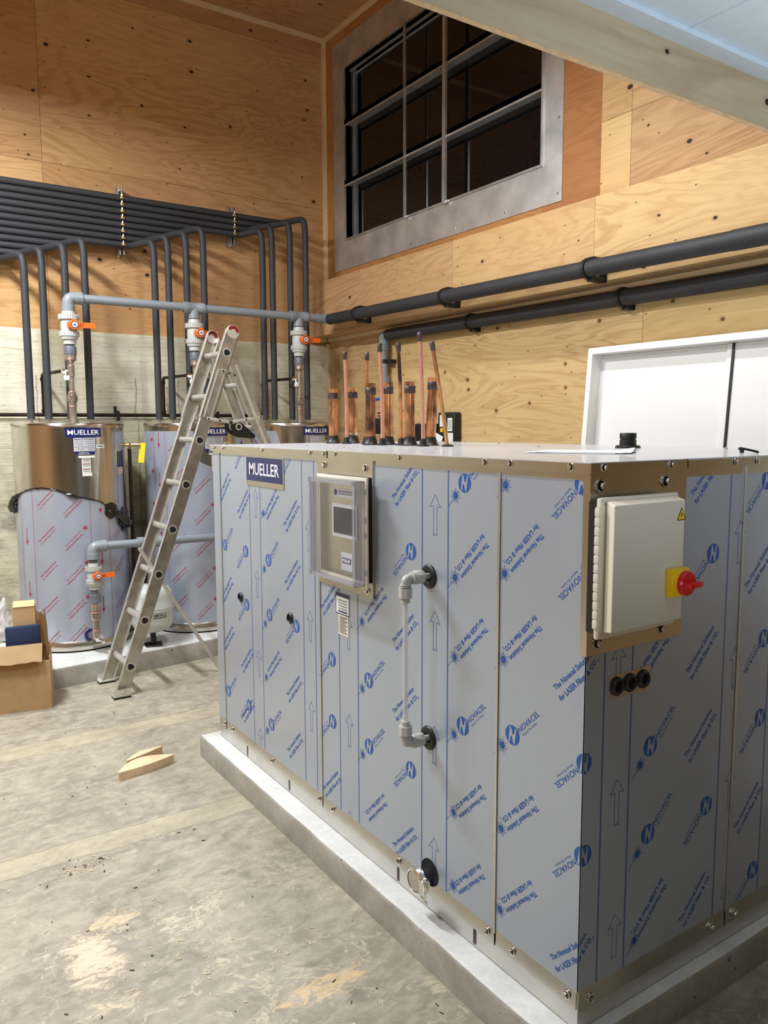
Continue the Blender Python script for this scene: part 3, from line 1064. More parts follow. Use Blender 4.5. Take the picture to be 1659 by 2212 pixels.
PR += [('AR', x_, z_) for x_, z_ in ((1.511, 0.731), (1.517, 0.375), (1.502, 1.075), (1.988, 1.340), (1.990, 0.988), (1.995, 0.637), (1.998, 0.286))]
PR += [('LN', x_, 0) for x_ in (1.453, 1.554, 1.936, 2.161)]
PR += [('ND', 1.388 - (1.214 - CY) * -1 + 0.008, 0.801), ('ND', 1.396, 0.569), ('ND', 1.396, 1.272)]
# wrapped corner prints continue round the edge
PR += [('TU', CX - (1.312 - CY), 0.954), ('TU', CX - (1.305 - CY), 0.251)]

for i in range(4):
    a, b = LONG[i], LONG[i + 1]
    zt = 1.475 if i < 2 else 1.474
    sel = [p for p in PL if p[0] == 'LN' or (-a - 0.25 < p[1] < -b + 0.25)]
    film_panel('protective_film', True, a - (0.004 if i else 0.0), b + (0.004 if i < 3 else 0.0), FZ0, zt, sel)
for i in range(2):
    a, b = SHORT[i], SHORT[i + 1]
    film_panel('protective_film', False, a + (0.004 if i else 0.0), b - 0.004, FZ0, 1.468, PR)

# seam beads
for yc in LONG[1:4]:
    m = MB()
    m.box(CX - 0.0058, CX + 0.0045, yc - 0.0032, yc + 0.0042, 0.205, 1.478, 0)
    m.box(CX - 0.0024, CX + 0.0045, yc - 0.0042, yc - 0.0032, 0.180, 1.478, 1)
    m.box(CX - 0.0030, CX + 0.0045, yc - 0.0012, yc + 0.0008, 0.168, 0.206, 1)
    m.build('seam_bead', ['steel_skirt', 'dark'], cab, smooth=None)
for xc in SHORT[1:2]:
    m = MB()
    m.box(xc - 0.003, xc + 0.0045, CY - 0.0058, CY + 0.0045, 0.205, 1.492, 0)
    m.box(xc - 0.0042, xc - 0.003, CY - 0.0024, CY + 0.0045, 0.180, 1.492, 1)
    m.box(xc - 0.0008, xc + 0.0010, CY - 0.0030, CY + 0.0045, 0.160, 0.206, 1)
    m.build('seam_bead', ['steel_skirt', 'dark'], cab, smooth=None)

# lower and upper bare-steel bands
m = MB()
for a, b in zip(LONG, LONG[1:]):
    m.box(CX - 0.0020, CX + 0.004, b + 0.003, a - 0.003, 0.168, FZ0 + 0.002)
for a, b in zip(SHORT, SHORT[1:]):
    m.box(a + 0.002, b - 0.002, CY - 0.0020, CY + 0.004, 0.160, FZ0 + 0.002)
m.build('lower_band', 'steel', cab, smooth=None)
m = MB()
m.box(CX - 0.0020, CX + 0.004, CY, CY1 - 0.003, 1.470, 1.500)
m.box(CX + 0.002, CX1 - 0.002, CY - 0.0020, CY + 0.004, 1.466, 1.500)
m.build('upper_band', 'steel', cab, smooth=None)

# top lids with down-turned flanges (two lengths)
for (ya, yb, dz) in ((2.405, CY1 + 0.010, -0.001), (CY - 0.010, 2.396, 0.0)):
    m = MB()
    m.box(CX - 0.012, CX1 + 0.012, ya, yb, ZT - 0.004 + dz, ZT + dz, 0)
    m.build('lid', ['lid'], cab, smooth=None)
    m = MB()
    m.box(CX - 0.0135, CX - 0.0095, ya, yb, 1.488 + dz, ZT - 0.002 + dz, 0)
    if ya < 2:
        m.box(CX - 0.0135, 1.727, ya - 0.0035, ya + 0.0005, 1.490, ZT - 0.002, 0)
        m.box(1.733, CX1 + 0.012, ya - 0.0020, ya + 0.0015, 1.490, ZT - 0.004, 0)
        m.box(1.7272, 1.7328, ya - 0.001, ya + 0.002, 1.490, ZT - 0.001, 1)
    m.build('lid_flange', ['steel', 'dark'], cab, smooth=None)


def bolt(p, d, r=0.0085, parent=None, mat='bolt'):
    m = MB()
    m.lathe([(0, 0), (r * 1.25, 0), (r * 1.25, r * 0.25), (r * 0.95, r * 0.3)], p, d, 20)
    m.lathe([(r * 0.72, r * 0.25), (r * 0.72, r * 0.85), (r * 0.55, r * 1.0), (0, r * 1.02)], p, d, 6)
    return m.build('bolt', mat, parent or cab, smooth=25)


for yb_ in (3.441, 3.338, 2.928, 2.523, 2.424, 2.344, 1.959, 1.569, 1.472, 1.269):
    bolt((CX - 0.0135, yb_, 1.503), (-1, 0, 0), 0.0075)
for yb_ in (3.429, 3.335, 2.917, 2.508, 2.407, 1.982, 1.551, 1.449, 1.253):
    bolt((CX - 0.003, yb_, 0.192), (-1, 0, 0), 0.0095)
for xb_ in (1.418, 1.662, 1.935, 2.037):
    bolt((xb_, CY - 0.0135, 1.503), (0, -1, 0), 0.0075)
for xb_ in (1.435, 1.933, 2.045):
    bolt((xb_, CY - 0.003, 0.183), (0, -1, 0), 0.0100)

# corner gap where the skirt meets
# --- grommets
def grommet(p, d, r=0.018, ri=0.010):
    m = MB()
    m.lathe([(ri * 1.0, -0.001), (ri, 0.004), (ri * 1.2, 0.008), (r * 0.8, 0.0085), (r, 0.004), (r, 0)], p, d, 28, 0)
    m.lathe([(0, 0.0005), (ri, 0.0005)], p, d, 28, 1)
    return m.build('grommet', ['black', 'dark'], cab, smooth=50)


grommet((CX - 0.003, 3.200, 0.845), (-1, 0, 0), 0.022, 0.015)
grommet((CX - 0.003, 2.722, 0.848), (-1, 0, 0), 0.022, 0.015)
m = MB()
m.box(1.4715, 1.622, CY - 0.0034, CY - 0.0022, 0.941, 1.000)
m.build('grommet_plate', 'steel', cab, smooth=None)
for xg in (1.4965, 1.545, 1.5945):
    grommet((xg, CY - 0.0034, 0.971), (0, -1, 0), 0.0235, 0.0125)

# --- maker's plate on the long side
m = MB()
m.box(CX - 0.0050, CX - 0.0025, 2.757, 3.108, 1.350, 1.474)
m.box(CX - 0.0060, CX - 0.0050, 2.768, 3.104, 1.372, 1.470, 1)
t2 = fit2d('MUELLER', 0.280, 0.050, 0.008)
m.add2d(place2d(t2, -3.075, 1.397), lambda u, z: (CX - 0.0066, -u, z), 2)
m.build('maker_plate', ['steel', 'navy', 'white_text'], cab, smooth=None, recalc=False)

# --- control panel on the long side
m = MB()
m.box(CX - 0.008, CX - 0.0022, 2.118, 2.478, 1.035, 1.488)
m.build('mounting_plate', 'steel', cab, smooth=None)
for yb_, zb_ in ((2.428, 1.462), (2.160, 1.462), (2.153, 1.058), (2.421, 1.060)):
    bolt((CX - 0.008, yb_, zb_), (-1, 0, 0), 0.0105)
m = MB()
m.box(1.350, CX - 0.012, 2.136, 2.400, 1.092, 1.418, 0, bev=0.004)
m.box(CX - 0.014, CX - 0.008, 2.130, 2.405, 1.086, 1.432, 1)
m.box(1.343, 1.352, 2.098, 2.422, 1.072, 1.434, 0, bev=0.003)
panel = m.build('control_panel', ['enc_white', 'black'], cab)
m = MB()
m.box(1.3425, 1.3432, 2.125, 2.398, 1.098, 1.410, 0)                     # steel inner plate
m.box(1.3400, 1.3426, 2.150, 2.310, 1.228, 1.340, 1)
m.box(1.3392, 1.3401, 2.160, 2.300, 1.240, 1.328, 2)
m.box(1.3415, 1.3426, 2.185, 2.255, 1.118, 1.178, 3)
m.box(1.3408, 1.3416, 2.192, 2.248, 1.142, 1.160, 4)
m.add2d(place2d(fit2d('MUELLER', 0.048, 0.011, 0.02), -2.244, 1.1455), lambda u, z: (1.3404, -u, z), 5)
m.box(1.3415, 1.3426, 2.16, 2.30, 1.362, 1.392, 3)
m.add2d(place2d(circle2d(0.011), -2.288, 1.377), lambda u, z: (1.3412, -u, z), 4)
for zz_ in (1.372, 1.380):
    m.box(1.3411, 1.3416, 2.175, 2.268, zz_, zz_ + 0.004, 6)
m.build('display_plate', ['steel', 'label_grey', 'screen', 'label_grey', 'navy', 'white_text', 'text_grey'], panel, smooth=None, recalc=False)
m = MB()
cvy0, cvy1, cvz0, cvz1 = 2.108, 2.412, 1.083, 1.424
m.box(1.3045, 1.3075, cvy0 + 0.012, cvy1 - 0.012, cvz0 + 0.012, cvz1 - 0.012, 0)
for b_ in ((cvy0, cvy0 + 0.005, cvz0, cvz1), (cvy1 - 0.005, cvy1, cvz0, cvz1), (cvy0, cvy1, cvz0, cvz0 + 0.005), (cvy0, cvy1, cvz1 - 0.005, cvz1)):
    m.box(1.306, 1.343, *b_, 1)
for b_ in ((cvy0, cvy0 + 0.014, cvz0, cvz1), (cvy1 - 0.014, cvy1, cvz0, cvz1), (cvy0, cvy1, cvz0, cvz0 + 0.014), (cvy0, cvy1, cvz1 - 0.014, cvz1)):
    m.box(1.3035, 1.3065, *b_, 1)
m.build('clear_cover', ['clear', 'clear_edge'], panel, smooth=None)
for zz_ in (1.130, 1.250, 1.300, 1.390):
    m = MB()
    m.box(1.330, 1.342, 2.094, 2.100, zz_ - 0.010, zz_ + 0.010, 0, bev=0.002)
    m.build('hinge', 'clear_edge', panel)
# labels beneath
m = MB()
m.box(CX - 0.0036, CX - 0.0028, 2.276, 2.368, 0.942, 1.020, 0)
m.box(CX - 0.0040, CX - 0.0035, 2.280, 2.364, 1.004, 1.018, 1)
for b_ in ((2.276, 2.279, 0.942, 1.02), (2.365, 2.368, 0.942, 1.02), (2.276, 2.368, 0.942, 0.9445)):
    m.box(CX - 0.0040, CX - 0.0035, *b_, 1)
for zz_ in (0.990, 0.980, 0.970, 0.960):
    m.box(CX - 0.0040, CX - 0.0036, 2.290, 2.352, zz_, zz_ + 0.0025, 2)
m.box(CX - 0.0040, CX - 0.0036, 2.290, 2.352, 0.949, 0.954, 1)
m.box(CX - 0.0034, CX - 0.0028, 2.284, 2.349, 0.868, 0.940, 3)
for q in range(9):
    m.box(CX - 0.0038, CX - 0.0034, 2.292 + 0.012 * (q % 2), 2.342, 0.930 - q * 0.0068, 0.9335 - q * 0.0068, 2)
m.build('rating_label', ['label_white', 'navy', 'text_grey', 'label_cream'], cab, smooth=None)

# --- sight glass: two bulkhead rings, elbows, clear tube
for zz_, sgn in ((1.157, -1), (0.662, 1)):
    yc = 1.824
    m = MB()
    m.lathe([(0.016, 0.000), (0.016, 0.004), (0.022, 0.008), (0.026, 0.0085), (0.034, 0.006), (0.037, 0.001), (0.037, 0)], (CX - 0.002, yc, zz_), (-1, 0, 0), 36, 0)
    m.lathe([(0, 0.0005), (0.016, 0.0005)], (CX - 0.002, yc, zz_), (-1, 0, 0), 36, 1)
    ring = m.build('sight_glass_flange', ['black', 'dark'], cab, smooth=50)
    m = MB()
    zc = zz_ + 0.002
    m.cyl((CX, yc, zc), (CX - 0.035, yc, zc), 0.009)
    m.lathe([(0, 0.026), (0.0195, 0.026), (0.0205, 0.030), (0.0205, 0.058), (0.017, 0.062), (0.0, 0.062)], (CX, yc, zc), (-1, 0, 0), 8, 0, 0.39)
    m.lathe([(0.0, 0.062), (0.0185, 0.063), (0.0185, 0.067), (0, 0.068)], (CX, yc, zc), (-1, 0, 0), 24, 0)
    xe = CX - 0.088
    m.tube(bendpath([(CX - 0.064, yc, zc), (xe, yc, zc), (xe, yc, zc + sgn * 0.030)], 0.012), 0.0125, 18)
    z_a = zc + sgn * 0.022
    for r_, a_, b_ in ((0.0165, 0.016, 0.019), (0.0175, 0.021, 0.024), (0.0205, 0.027, 0.055), (0.0135, 0.055, 0.070)):
        m.lathe([(0, a_), (r_, a_), (r_, b_), (0, b_)], (xe, yc, zc), (0, 0, sgn), 8 if r_ == 0.0205 else 20, 0, 0.39)
    m.build('elbow_fitting', 'union', cab, smooth=40)
m = MB()
m.lathe([(0.0085, 0), (0.0085, 0.38), (0.0065, 0.38), (0.0065, 0)], (CX - 0.088, 1.824, 0.722), (0, 0, 1), 24)
m.build('sight_tube', 'tube', cab, smooth=60)

# --- drain port with clamp
m = MB()
dy, dz = 1.815, 0.236
m.lathe([(0, 0.0), (0.042, 0.0), (0.042, 0.0012)], (CX - 0.0028, dy, dz), (-1, 0, 0), 32, 0)
dr = m.build('drain_port', ['dark'], cab, smooth=30)
m = MB()
m.lathe([(0.026, 0.0), (0.026, 0.028), (0.034, 0.032), (0.039, 0.034), (0.039, 0.048), (0.033, 0.052), (0.0315, 0.0525), (0.0315, 0.049)], (CX - 0.004, dy + 0.012, dz - 0.018), (-1, 0, 0), 36, 0)
m.lathe([(0, 0.0505), (0.0300, 0.0505), (0.0300, 0.046)], (CX - 0.004, dy + 0.012, dz - 0.018), (-1, 0, 0), 36, 1)
m.box(CX - 0.060, CX - 0.036, dy - 0.040, dy - 0.024, dz - 0.034, dz + 0.004, 0, bev=0.004)
m.cyl((CX - 0.048, dy - 0.034, dz + 0.004), (CX - 0.048, dy - 0.034, dz - 0.06), 0.0045, mat=0)
m.lathe([(0, 0), (0.007, 0), (0.007, 0.012), (0, 0.014)], (CX - 0.048, dy - 0.034, dz + 0.002), (0, 0, 1), 6, 0)
m.obox((CX - 0.048, dy - 0.030, dz - 0.060), (0, 1, 0.3), (1, 0, 0), (0, 0, 1), 0.016, 0.003, 0.004, 0, 0.001)
m.build('clamp', ['chrome', 'steel_skirt'], dr, smooth=40)

# --- disconnect enclosure on the short side
m = MB()
m.box(CX - 0.0020, 1.733, CY - 0.0085, CY - 0.0022, 1.064, 1.490, 0)
m.box(CX - 0.0085, CX - 0.0022, CY - 0.0085, CY + 0.012, 1.064, 1.490, 0)
m.build('mounting_plate', ['steel'], cab, smooth=None)
for xb_, zb_ in ((1.412, 1.461), (1.648, 1.462), (1.415, 1.093), (1.650, 1.095)):
    bolt((xb_, CY - 0.0085, zb_), (0, -1, 0), 0.0125, mat='steel')
m = MB()
m.box(1.376, 1.650, 1.183, CY - 0.0085, 1.126, 1.428, 1)
m.box(1.368, 1.646, 1.172, 1.186, 1.114, 1.438, 0, bev=0.005)
for xs_, zs_ in ((1.380, 1.426), (1.634, 1.426), (1.380, 1.126), (1.634, 1.126)):
    m.lathe([(0, 0.0015), (0.004, 0.0015), (0.0042, 0)], (xs_, 1.1722, zs_), (0, -1, 0), 14, 2)
enc = m.build('disconnect_box', ['enc_white', 'black', 'bolt'], cab)
m = MB()
# door: bevelled block
d0, d1 = 1.172, 1.125
xa, xb2, za, zb = 1.379, 1.636, 1.130, 1.431
xi, xj, zi, zj = 1.3450, 1.606, 1.142, 1.4255
m.hexa([(xa + .006, d0, za), (xb2, d0, za), (xj, d1, zi), (xi + .012, d1, zi), (xa + .006, d0, zb), (xb2, d0, zb), (xj, d1, zj), (xi + .012, d1, zj)])
es = [e for e in m.bm.edges]
bmesh.ops.bevel(m.bm, geom=es, offset=0.004, segments=3, profile=0.5, affect='EDGES')
door = m.build('cabinet_door', 'enc_white', enc, smooth=45)
m = MB()
for q in range(13):
    z_ = 1.142 + q * 0.0212
    m.box(1.3615, 1.3675, 1.170, 1.184, z_, z_ + 0.0190, 0, bev=0.0015)
m.box(1.363, 1.368, 1.174, 1.182, 1.140, 1.418, 0)
m.build('hinge', 'enc_white', enc)
m = MB()
yd = 1.1246
tx, tz = 1.592, 1.393
m.add2d(([(tx - .017, tz - .015), (tx + .017, tz - .015), (tx, tz + .016)], [(0, 1, 2)]), lambda u, z: (u, yd, z), 0)
m.add2d(([(tx - .0135, tz - .013), (tx + .0135, tz - .013), (tx, tz + .0115)], [(0, 1, 2)]), lambda u, z: (u, yd - .0003, z), 1)
m.add2d(([(tx + .001, tz + .006), (tx - .004, tz - .003), (tx, tz - .002), (tx - .001, tz - .010), (tx + .004, tz - .001), (tx, tz - .001)], [(0, 1, 2, 5), (2, 3, 4, 5)]), lambda u, z: (u, yd - .0006, z), 0)
m.build('warning_sticker', ['black', 'yellow'], enc, smooth=None)
m = MB()
sx_, sz_ = 1.573, 1.236
m.box(sx_ - 0.033, sx_ + 0.030, 1.105, 1.125, sz_ - 0.033, sz_ + 0.033, 0, bev=0.003)
m.lathe([(0.0, 0), (0.031, 0), (0.031, 0.010), (0, 0.010)], (sx_, 1.106, sz_), (0, -1, 0), 32, 0)
m.lathe([(0, 0), (0.029, 0), (0.029, 0.010), (0.026, 0.013), (0, 0.013)], (sx_, 1.097, sz_), (0, -1, 0), 32, 1)
m.obox((sx_, 1.075, sz_), (1, 0, 0), (0, 1, 0), (0, 0, 1), 0.024, 0.014, 0.0065, 1, 0.003)
m.build('rotary_switch', ['yellow', 'red'], enc, smooth=40)

# --- copper stubs through the lid
big = [(1.955, 722, 0.170), (2.030, 763, 0.172), (1.925, 800, 0.178), (2.005, 839, 0.182), (1.985, 885, 0.188), (2.055, 928, 0.200)]
posb = [(1.955, 3.350), (2.030, 3.290), (1.915, 2.953), (2.000, 2.940), (1.985, 2.752), (2.055, 2.700)]
hb = [0.262, 0.266, 0.270, 0.275, 0.270, 0.287]
for i, ((xx, yy_), h) in enumerate(zip(posb, hb)):
    m = MB()
    r = 0.0215 if i < 5 else 0.0225
    lean = 0.012 if i == 5 else 0.0
    top = V((xx + lean, yy_ - lean * 0.7, ZT + h))
    base = V((xx, yy_, ZT))
    m.cyl(base, base.lerp(top, 0.83), r)
    st_ = m.build('copper_stub', 'copper', cab, smooth=50)
    dd = (top - base).normalized()
    m = MB()
    L_ = (top - base).length
    m.lathe([(r, L_ * 0.83 - 0.004), (r + 0.0035, L_ * 0.83), (r + 0.0030, L_ * 0.93), (r + 0.002, L_ - 0.018)], base, dd, 28, 0)
    m.lathe([(r + 0.002, L_ - 0.018), (r + 0.002, L_), (r - 0.001, L_), (r - 0.001, L_ - 0.01)], base, dd, 28, 1)
    m.lathe([(0, L_ - 0.010), (r, L_ - 0.010)], base, dd, 28, 0)
    m.build('solder_collar', ['copper_burnt' if i != 1 and i != 2 else 'copper_burnt', 'copper'], st_, smooth=50)
    m = MB()
    m.lathe([(r + 0.016, 0), (r + 0.016, 0.003), (r + 0.009, 0.007), (r + 0.006, 0.022), (r + 0.003, 0.030), (r + 0.003, 0.036), (r, 0.036)], base, (0, 0, 1), 28, 0)
    m.build('rubber_boot', 'black', st_, smooth=50)
    if i == 1:
        m = MB()
        m.lathe([(r + 0.001, 0.040), (r + 0.003, 0.041), (r + 0.003, 0.050), (r + 0.001, 0.051)], base, (0, 0, 1), 28)
        m.build('solder_ring', 'bolt', st_, smooth=50)
poss = [(1.955, 3.225), (2.030, 3.170), (1.925, 2.872), (1.975, 2.800), (1.955, 2.615), (2.010, 2.525)]
hs = [0.432, 0.428, 0.438, 0.436, 0.462, 0.420]
tilt = [(-0.004, 0.004), (0.006, -0.002), (-0.010, 0.006), (-0.012, 0.006), (-0.012, 0.01), (-0.055, 0.035)]
for i, ((xx, yy_), h, (tx, ty)) in enumerate(zip(poss, hs, tilt)):
    base = V((xx, yy_, ZT))
    top = V((xx + tx, yy_ + ty, ZT + h))
    midp = base.lerp(top, 0.5) + V((0.003, -0.002, 0))
    m = MB()
    m.tube(bendpath([base, midp, top - (top - base) * 0.06], 0.1), 0.0082, 16)
    st_ = m.build('copper_stub', 'copper_pink' if i in (0, 2, 4) else 'copper', cab, smooth=50)
    dd = (top - midp).normalized()
    m = MB()
    m.lathe([(0.0082, -0.038), (0.0105, -0.036), (0.0112, -0.002), (0.0095, 0), (0, 0)], top, dd, 20)
    m.build('solder_collar', 'copper_burnt', st_, smooth=50)
    m = MB()
    hh_ = 0.030 if i != 5 else 0.008
    m.lathe([(0.026, 0), (0.026, 0.003), (0.016, 0.007), (0.0125, hh_), (0.0085, hh_)], base, (0, 0, 1), 24)
    m.build('rubber_boot', 'black', st_, smooth=50)
# vent cap on the lid
m = MB()
m.lathe([(0, 0), (0.045, 0), (0.045, 0.006), (0.040, 0.010), (0.030, 0.010), (0.030, 0.030), (0.027, 0.031), (0.027, 0.034), (0.030, 0.035), (0.030, 0.052), (0.028, 0.055), (0, 0.055)], (2.355, 1.90, ZT), (0, 0, 1), 32)
m.build('vent_cap', 'black', cab, smooth=40)
for xx, yy_ in ((1.62, 3.0), (1.70, 2.2), (2.2, 2.2), (2.45, 2.7), (2.50, 1.6), (2.58, 3.1), (1.60, 2.66)):
    bolt((xx, yy_, ZT), (0, 0, 1), 0.006)

# ------------------------------------------------------------------ loose things on the lid
m = MB()
for q in range(3):
    dx_, a_ = q * 0.012, q * 0.05
    c_ = V((1.86 + dx_, 1.70 - dx_, ZT + 0.0012 + q * 0.0012))
    ux, uy = V((math.cos(a_ + 0.5), math.sin(a_ + 0.5), 0)), V((-math.sin(a_ + 0.5), math.cos(a_ + 0.5), 0))
    m.obox(c_, ux, uy, (0, 0, 1), 0.108, 0.14, 0.0004)
bmesh.ops.subdivide_edges(m.bm, edges=m.bm.edges[:], cuts=3, use_grid_fill=True)
for v in m.bm.verts:
    if v.co.x > 1.90 and v.co.y < 1.62:
        v.co.z += (v.co.x - 1.90) * 0.10
paper = m.build('paper_sheets', 'paper')
tag(paper, 'small stack of white paper sheets lying flat on the cabinet lid', 'papers')
m = MB()
m.tube(bendpath([(2.165, 1.33, ZT + 0.004), (2.16, 1.345, ZT + 0.016), (2.185, 1.335, ZT + 0.012), (2.225, 1.32, ZT + 0.003)], 0.01), 0.0035, 8)
m.lathe([(0, -0.006), (0.006, -0.005), (0.0065, 0.004), (0, 0.006)], (2.165, 1.335, ZT + 0.0065), (0, 0, 1), 12)
tag(m.build('cable_tie', 'black'), 'tiny black cable tie lying on the lid near its right edge', 'cable tie')

# ------------------------------------------------------------------ water tanks
TR = 0.352
TZ0, TZ1 = 0.13, 1.622
TC = [(1.215, 5.62), (2.090, 5.62), (2.895, 5.60)]


def cylp(c, ang, z, r):
    a = math.radians(ang)
    return (c[0] + r * math.cos(a), c[1] + r * math.sin(a), z)


def wrap(m, t, c, ang, z, r, rot, mat, both=True):
    """bend flat print onto the tank: local x runs to the right (increasing angle)"""
    t = place2d(t, 0, 0, rot)
    m.add2d(t, lambda u, w: cylp(c, ang + math.degrees(u / r), z + w, r), mat)


REDSOL = merge2d(place2d(fit2d('The Novacel Solution', 0.150, 0.0125, 0.014), 0, 0), place2d(fit2d('for LASER Fiber & CO', 0.135, 0.0095, 0.004), 0.0, -0.021), place2d(fit2d('2', 0.004, 0.006), 0.137, -0.024))


def redarrow(h=0.112):
    return [(-0.0028, 0), (0.0028, 0), (0.0028, -h + 0.03), (0.013, -h + 0.034), (0, -h), (-0.013, -h + 0.034), (-0.0028, -h + 0.03)], [(0, 1, 2, 6), (2, 3, 4), (4, 5, 6), (2, 4, 6)]


def tank_base(i, label):
    c = TC[i]
    tk = thing('storage_tank', label, 'water tank', (c[0], c[1], TZ0), 'stainless water tanks along the back wall')
    m = MB()
    m.lathe([(0, 0.010), (TR - 0.012, 0.010), (TR - 0.004, 0.012), (TR, 0.050), (TR, TZ1 - TZ0 - 0.03), (TR + 0.003, TZ1 - TZ0 - 0.029), (TR + 0.004, TZ1 - TZ0 - 0.004), (TR, TZ1 - TZ0), (TR - 0.01, TZ1 - TZ0 + 0.001), (0, TZ1 - TZ0 + 0.002)], (c[0], c[1], TZ0), (0, 0, 1), 96, 0)
    m.build('tank_shell', 'steel_tank', tk, smooth=50)
    m = MB()
    m.lathe([(0, 0), (TR - 0.014, 0), (TR - 0.014, 0.012), (0, 0.012)], (c[0], c[1], TZ0), (0, 0, 1), 64)
    m.build('tank_foot', 'dark', tk, smooth=50)
    m = MB()
    m.lathe([(TR + 0.0005, 0.030), (TR + 0.004, 0.032), (TR + 0.004, 0.072), (TR + 0.0005, 0.075)], (c[0], c[1], TZ0), (0, 0, 1), 96)
    m.build('base_ring', 'steel', tk, smooth=50)
    return tk, c


def patch(m, c, a0, a1, z0, z1, off, mat, n=8):
    """rectangle laid on the tank"""
    for q in range(n):
        b0, b1 = a0 + (a1 - a0) * q / n, a0 + (a1 - a0) * (q + 1) / n
        m.face([cylp(c, b0, z0, TR + off), cylp(c, b1, z0, TR + off), cylp(c, b1, z1, TR + off), cylp(c, b0, z1, TR + off)], mat)


def tank_labels(tk, c, a0, small=True):
    """navy name plate, data plate and warning stickers; a0 = left end angle of the plate"""
    w = 37.0
    m = MB()
    patch(m, c, a0, a0 + w, 1.532, 1.594, 0.0015, 0, 12)
    t_ = fit2d('MUELLER', 0.196, 0.030, 0.008)
    m.add2d(t_, lambda u, z: cylp(c, a0 + 2.4 + math.degrees(u / TR), 1.548 + z, TR + 0.0025), 1)
    m.build('name_plate', ['navy', 'white_text'], tk, smooth=None, recalc=False)
    m = MB()
    b0 = a0 + 7.0
    patch(m, c, b0, b0 + 23.5, 1.438, 1.531, 0.0012, 0)
    patch(m, c, b0 + 0.7, b0 + 22.8, 1.442, 1.528, 0.0018, 1)
    patch(m, c, b0 + 1.5, b0 + 22, 1.420, 1.438, 0.0016, 3)
    t_ = fit2d('Model "D" Fre-Heater', 0.118, 0.009, 0.02)
    m.add2d(t_, lambda u, z: cylp(c, b0 + 1.8 + math.degrees(u / TR), 1.515 + z, TR + 0.0024), 2)
    for zz_ in (1.502, 1.490):
        for k0 in (2, 12.5):
            patch(m, c, b0 + k0, b0 + k0 + 8.5, zz_, zz_ + 0.0018, 0.0023, 2, 3)
    for k0 in (5, 15.5):
        for zz_ in (1.452, 1.464, 1.478):
            patch(m, c, b0 + k0, b0 + k0 + 5, zz_, zz_ + 0.0012, 0.0023, 2, 2)
        patch(m, c, b0 + k0, b0 + k0 + .3, 1.452, 1.479, 0.0023, 2, 1)
        patch(m, c, b0 + k0 + 5, b0 + k0 + 5.3, 1.452, 1.479, 0.0023, 2, 1)
        patch(m, c, b0 + k0 - 3.4, b0 + k0 - 1, 1.469, 1.472, 0.0023, 2, 1)
    t_ = fit2d('ENGINEERED FOR ALL', 0.06, 0.0045, 0.02)
    m.add2d(t_, lambda u, z: cylp(c, b0 + 6 + math.degrees(u / TR), 1.4305 + z, TR + 0.0022), 4)
    t_ = fit2d('MECHANICAL SERVICE', 0.07, 0.0045, 0.02)
    m.add2d(t_, lambda u, z: cylp(c, b0 + 5 + math.degrees(u / TR), 1.4225 + z, TR + 0.0022), 4)
    m.build('data_plate', ['navy', 'label_grey', 'text_grey', 'navy', 'white_text'], tk, smooth=None, recalc=False)
    m = MB()
    b1 = a0 + 15.0
    patch(m, c, b1 - 3, b1 + 14, 1.400, 1.414, 0.0012, 0)
    patch(m, c, b1, b1 + 9.0, 1.305, 1.396, 0.0012, 0)
    patch(m, c, b1 + 0.2, b1 + 10.2, 1.283, 1.304, 0.0012, 0)
    for zz_ in (1.386, 1.358, 1.326):
        patch(m, c, b1 + 0.6, b1 + 8.5, zz_, zz_ + 0.005, 0.0018, 1, 3)
        for q in range(3):
            patch(m, c, b1 + 1.2, b1 + 8, zz_ - 0.006 - q * 0.005, zz_ - 0.0045 - q * 0.005, 0.0018, 2, 3)
    m.build('warning_label', ['label_white', 'darkred', 'text_grey'], tk, smooth=None, recalc=False)
    m = MB()
    patch(m, c, a0 + 30.8, a0 + 40.2, 1.462, 1.484, 0.0012, 0)
    patch(m, c, a0 + 32.2, a0 + 39, 1.470, 1.477, 0.0018, 1)
    m.build('approval_sticker', ['label_white', 'text_grey'], tk, smooth=None, recalc=False)


def film_on_tank(tk, c, top, prints, a0=-180.0, a1=20.0, z0=0.198, n=90):
    """top: function angle -> film top height"""
    m = MB()
    for q in range(n):
        b0, b1 = a0 + (a1 - a0) * q / n, a0 + (a1 - a0) * (q + 1) / n
        m.face([cylp(c, b0, z0, TR + 0.0012), cylp(c, b1, z0, TR + 0.0012), cylp(c, b1, top(b1), TR + 0.0012), cylp(c, b0, top(b0), TR + 0.0012)], 0)
    bmesh.ops.remove_doubles(m.bm, verts=m.bm.verts, dist=1e-5)
    r = TR + 0.002
    for kind, ang, z in prints:
        if kind == 'TU':
            wrap(m, REDSOL, c, ang, z, r, PI / 4, 1)
        elif kind == 'TD':
            wrap(m, REDSOL, c, ang, z, r, -3 * PI / 4, 1)
        elif kind == 'B':
            wrap(m, BUR, c, ang, z, r, 0, 1)
        elif kind == 'A':
            wrap(m, redarrow(), c, ang, z, r, 0, 1)
        elif kind == 'L':
            zt_ = top(ang) - 0.004
            m.add2d(rect2d(-0.0010, 0, 0.0010, zt_ - z0), lambda u, w: cylp(c, ang + math.degrees(u / r), z0 + w, r), 1)
    # drop prints above the torn edge
    dead = [f for f in m.bm.faces if f.material_index == 1 and f.calc_center_median().z > top(math.degrees(math.atan2(f.calc_center_median().y - c[1], f.calc_center_median().x - c[0]))) - 0.006]
    bmesh.ops.delete(m.bm, geom=dead, context='FACES')
    dead = [f for f in m.bm.faces if f.material_index == 1 and f.calc_center_median().z < z0 + 0.004]
    bmesh.ops.delete(m.bm, geom=dead, context='FACES')
    return m.build('protective_film', ['film_tank', 'print_red'], tk, smooth=40, recalc=False)


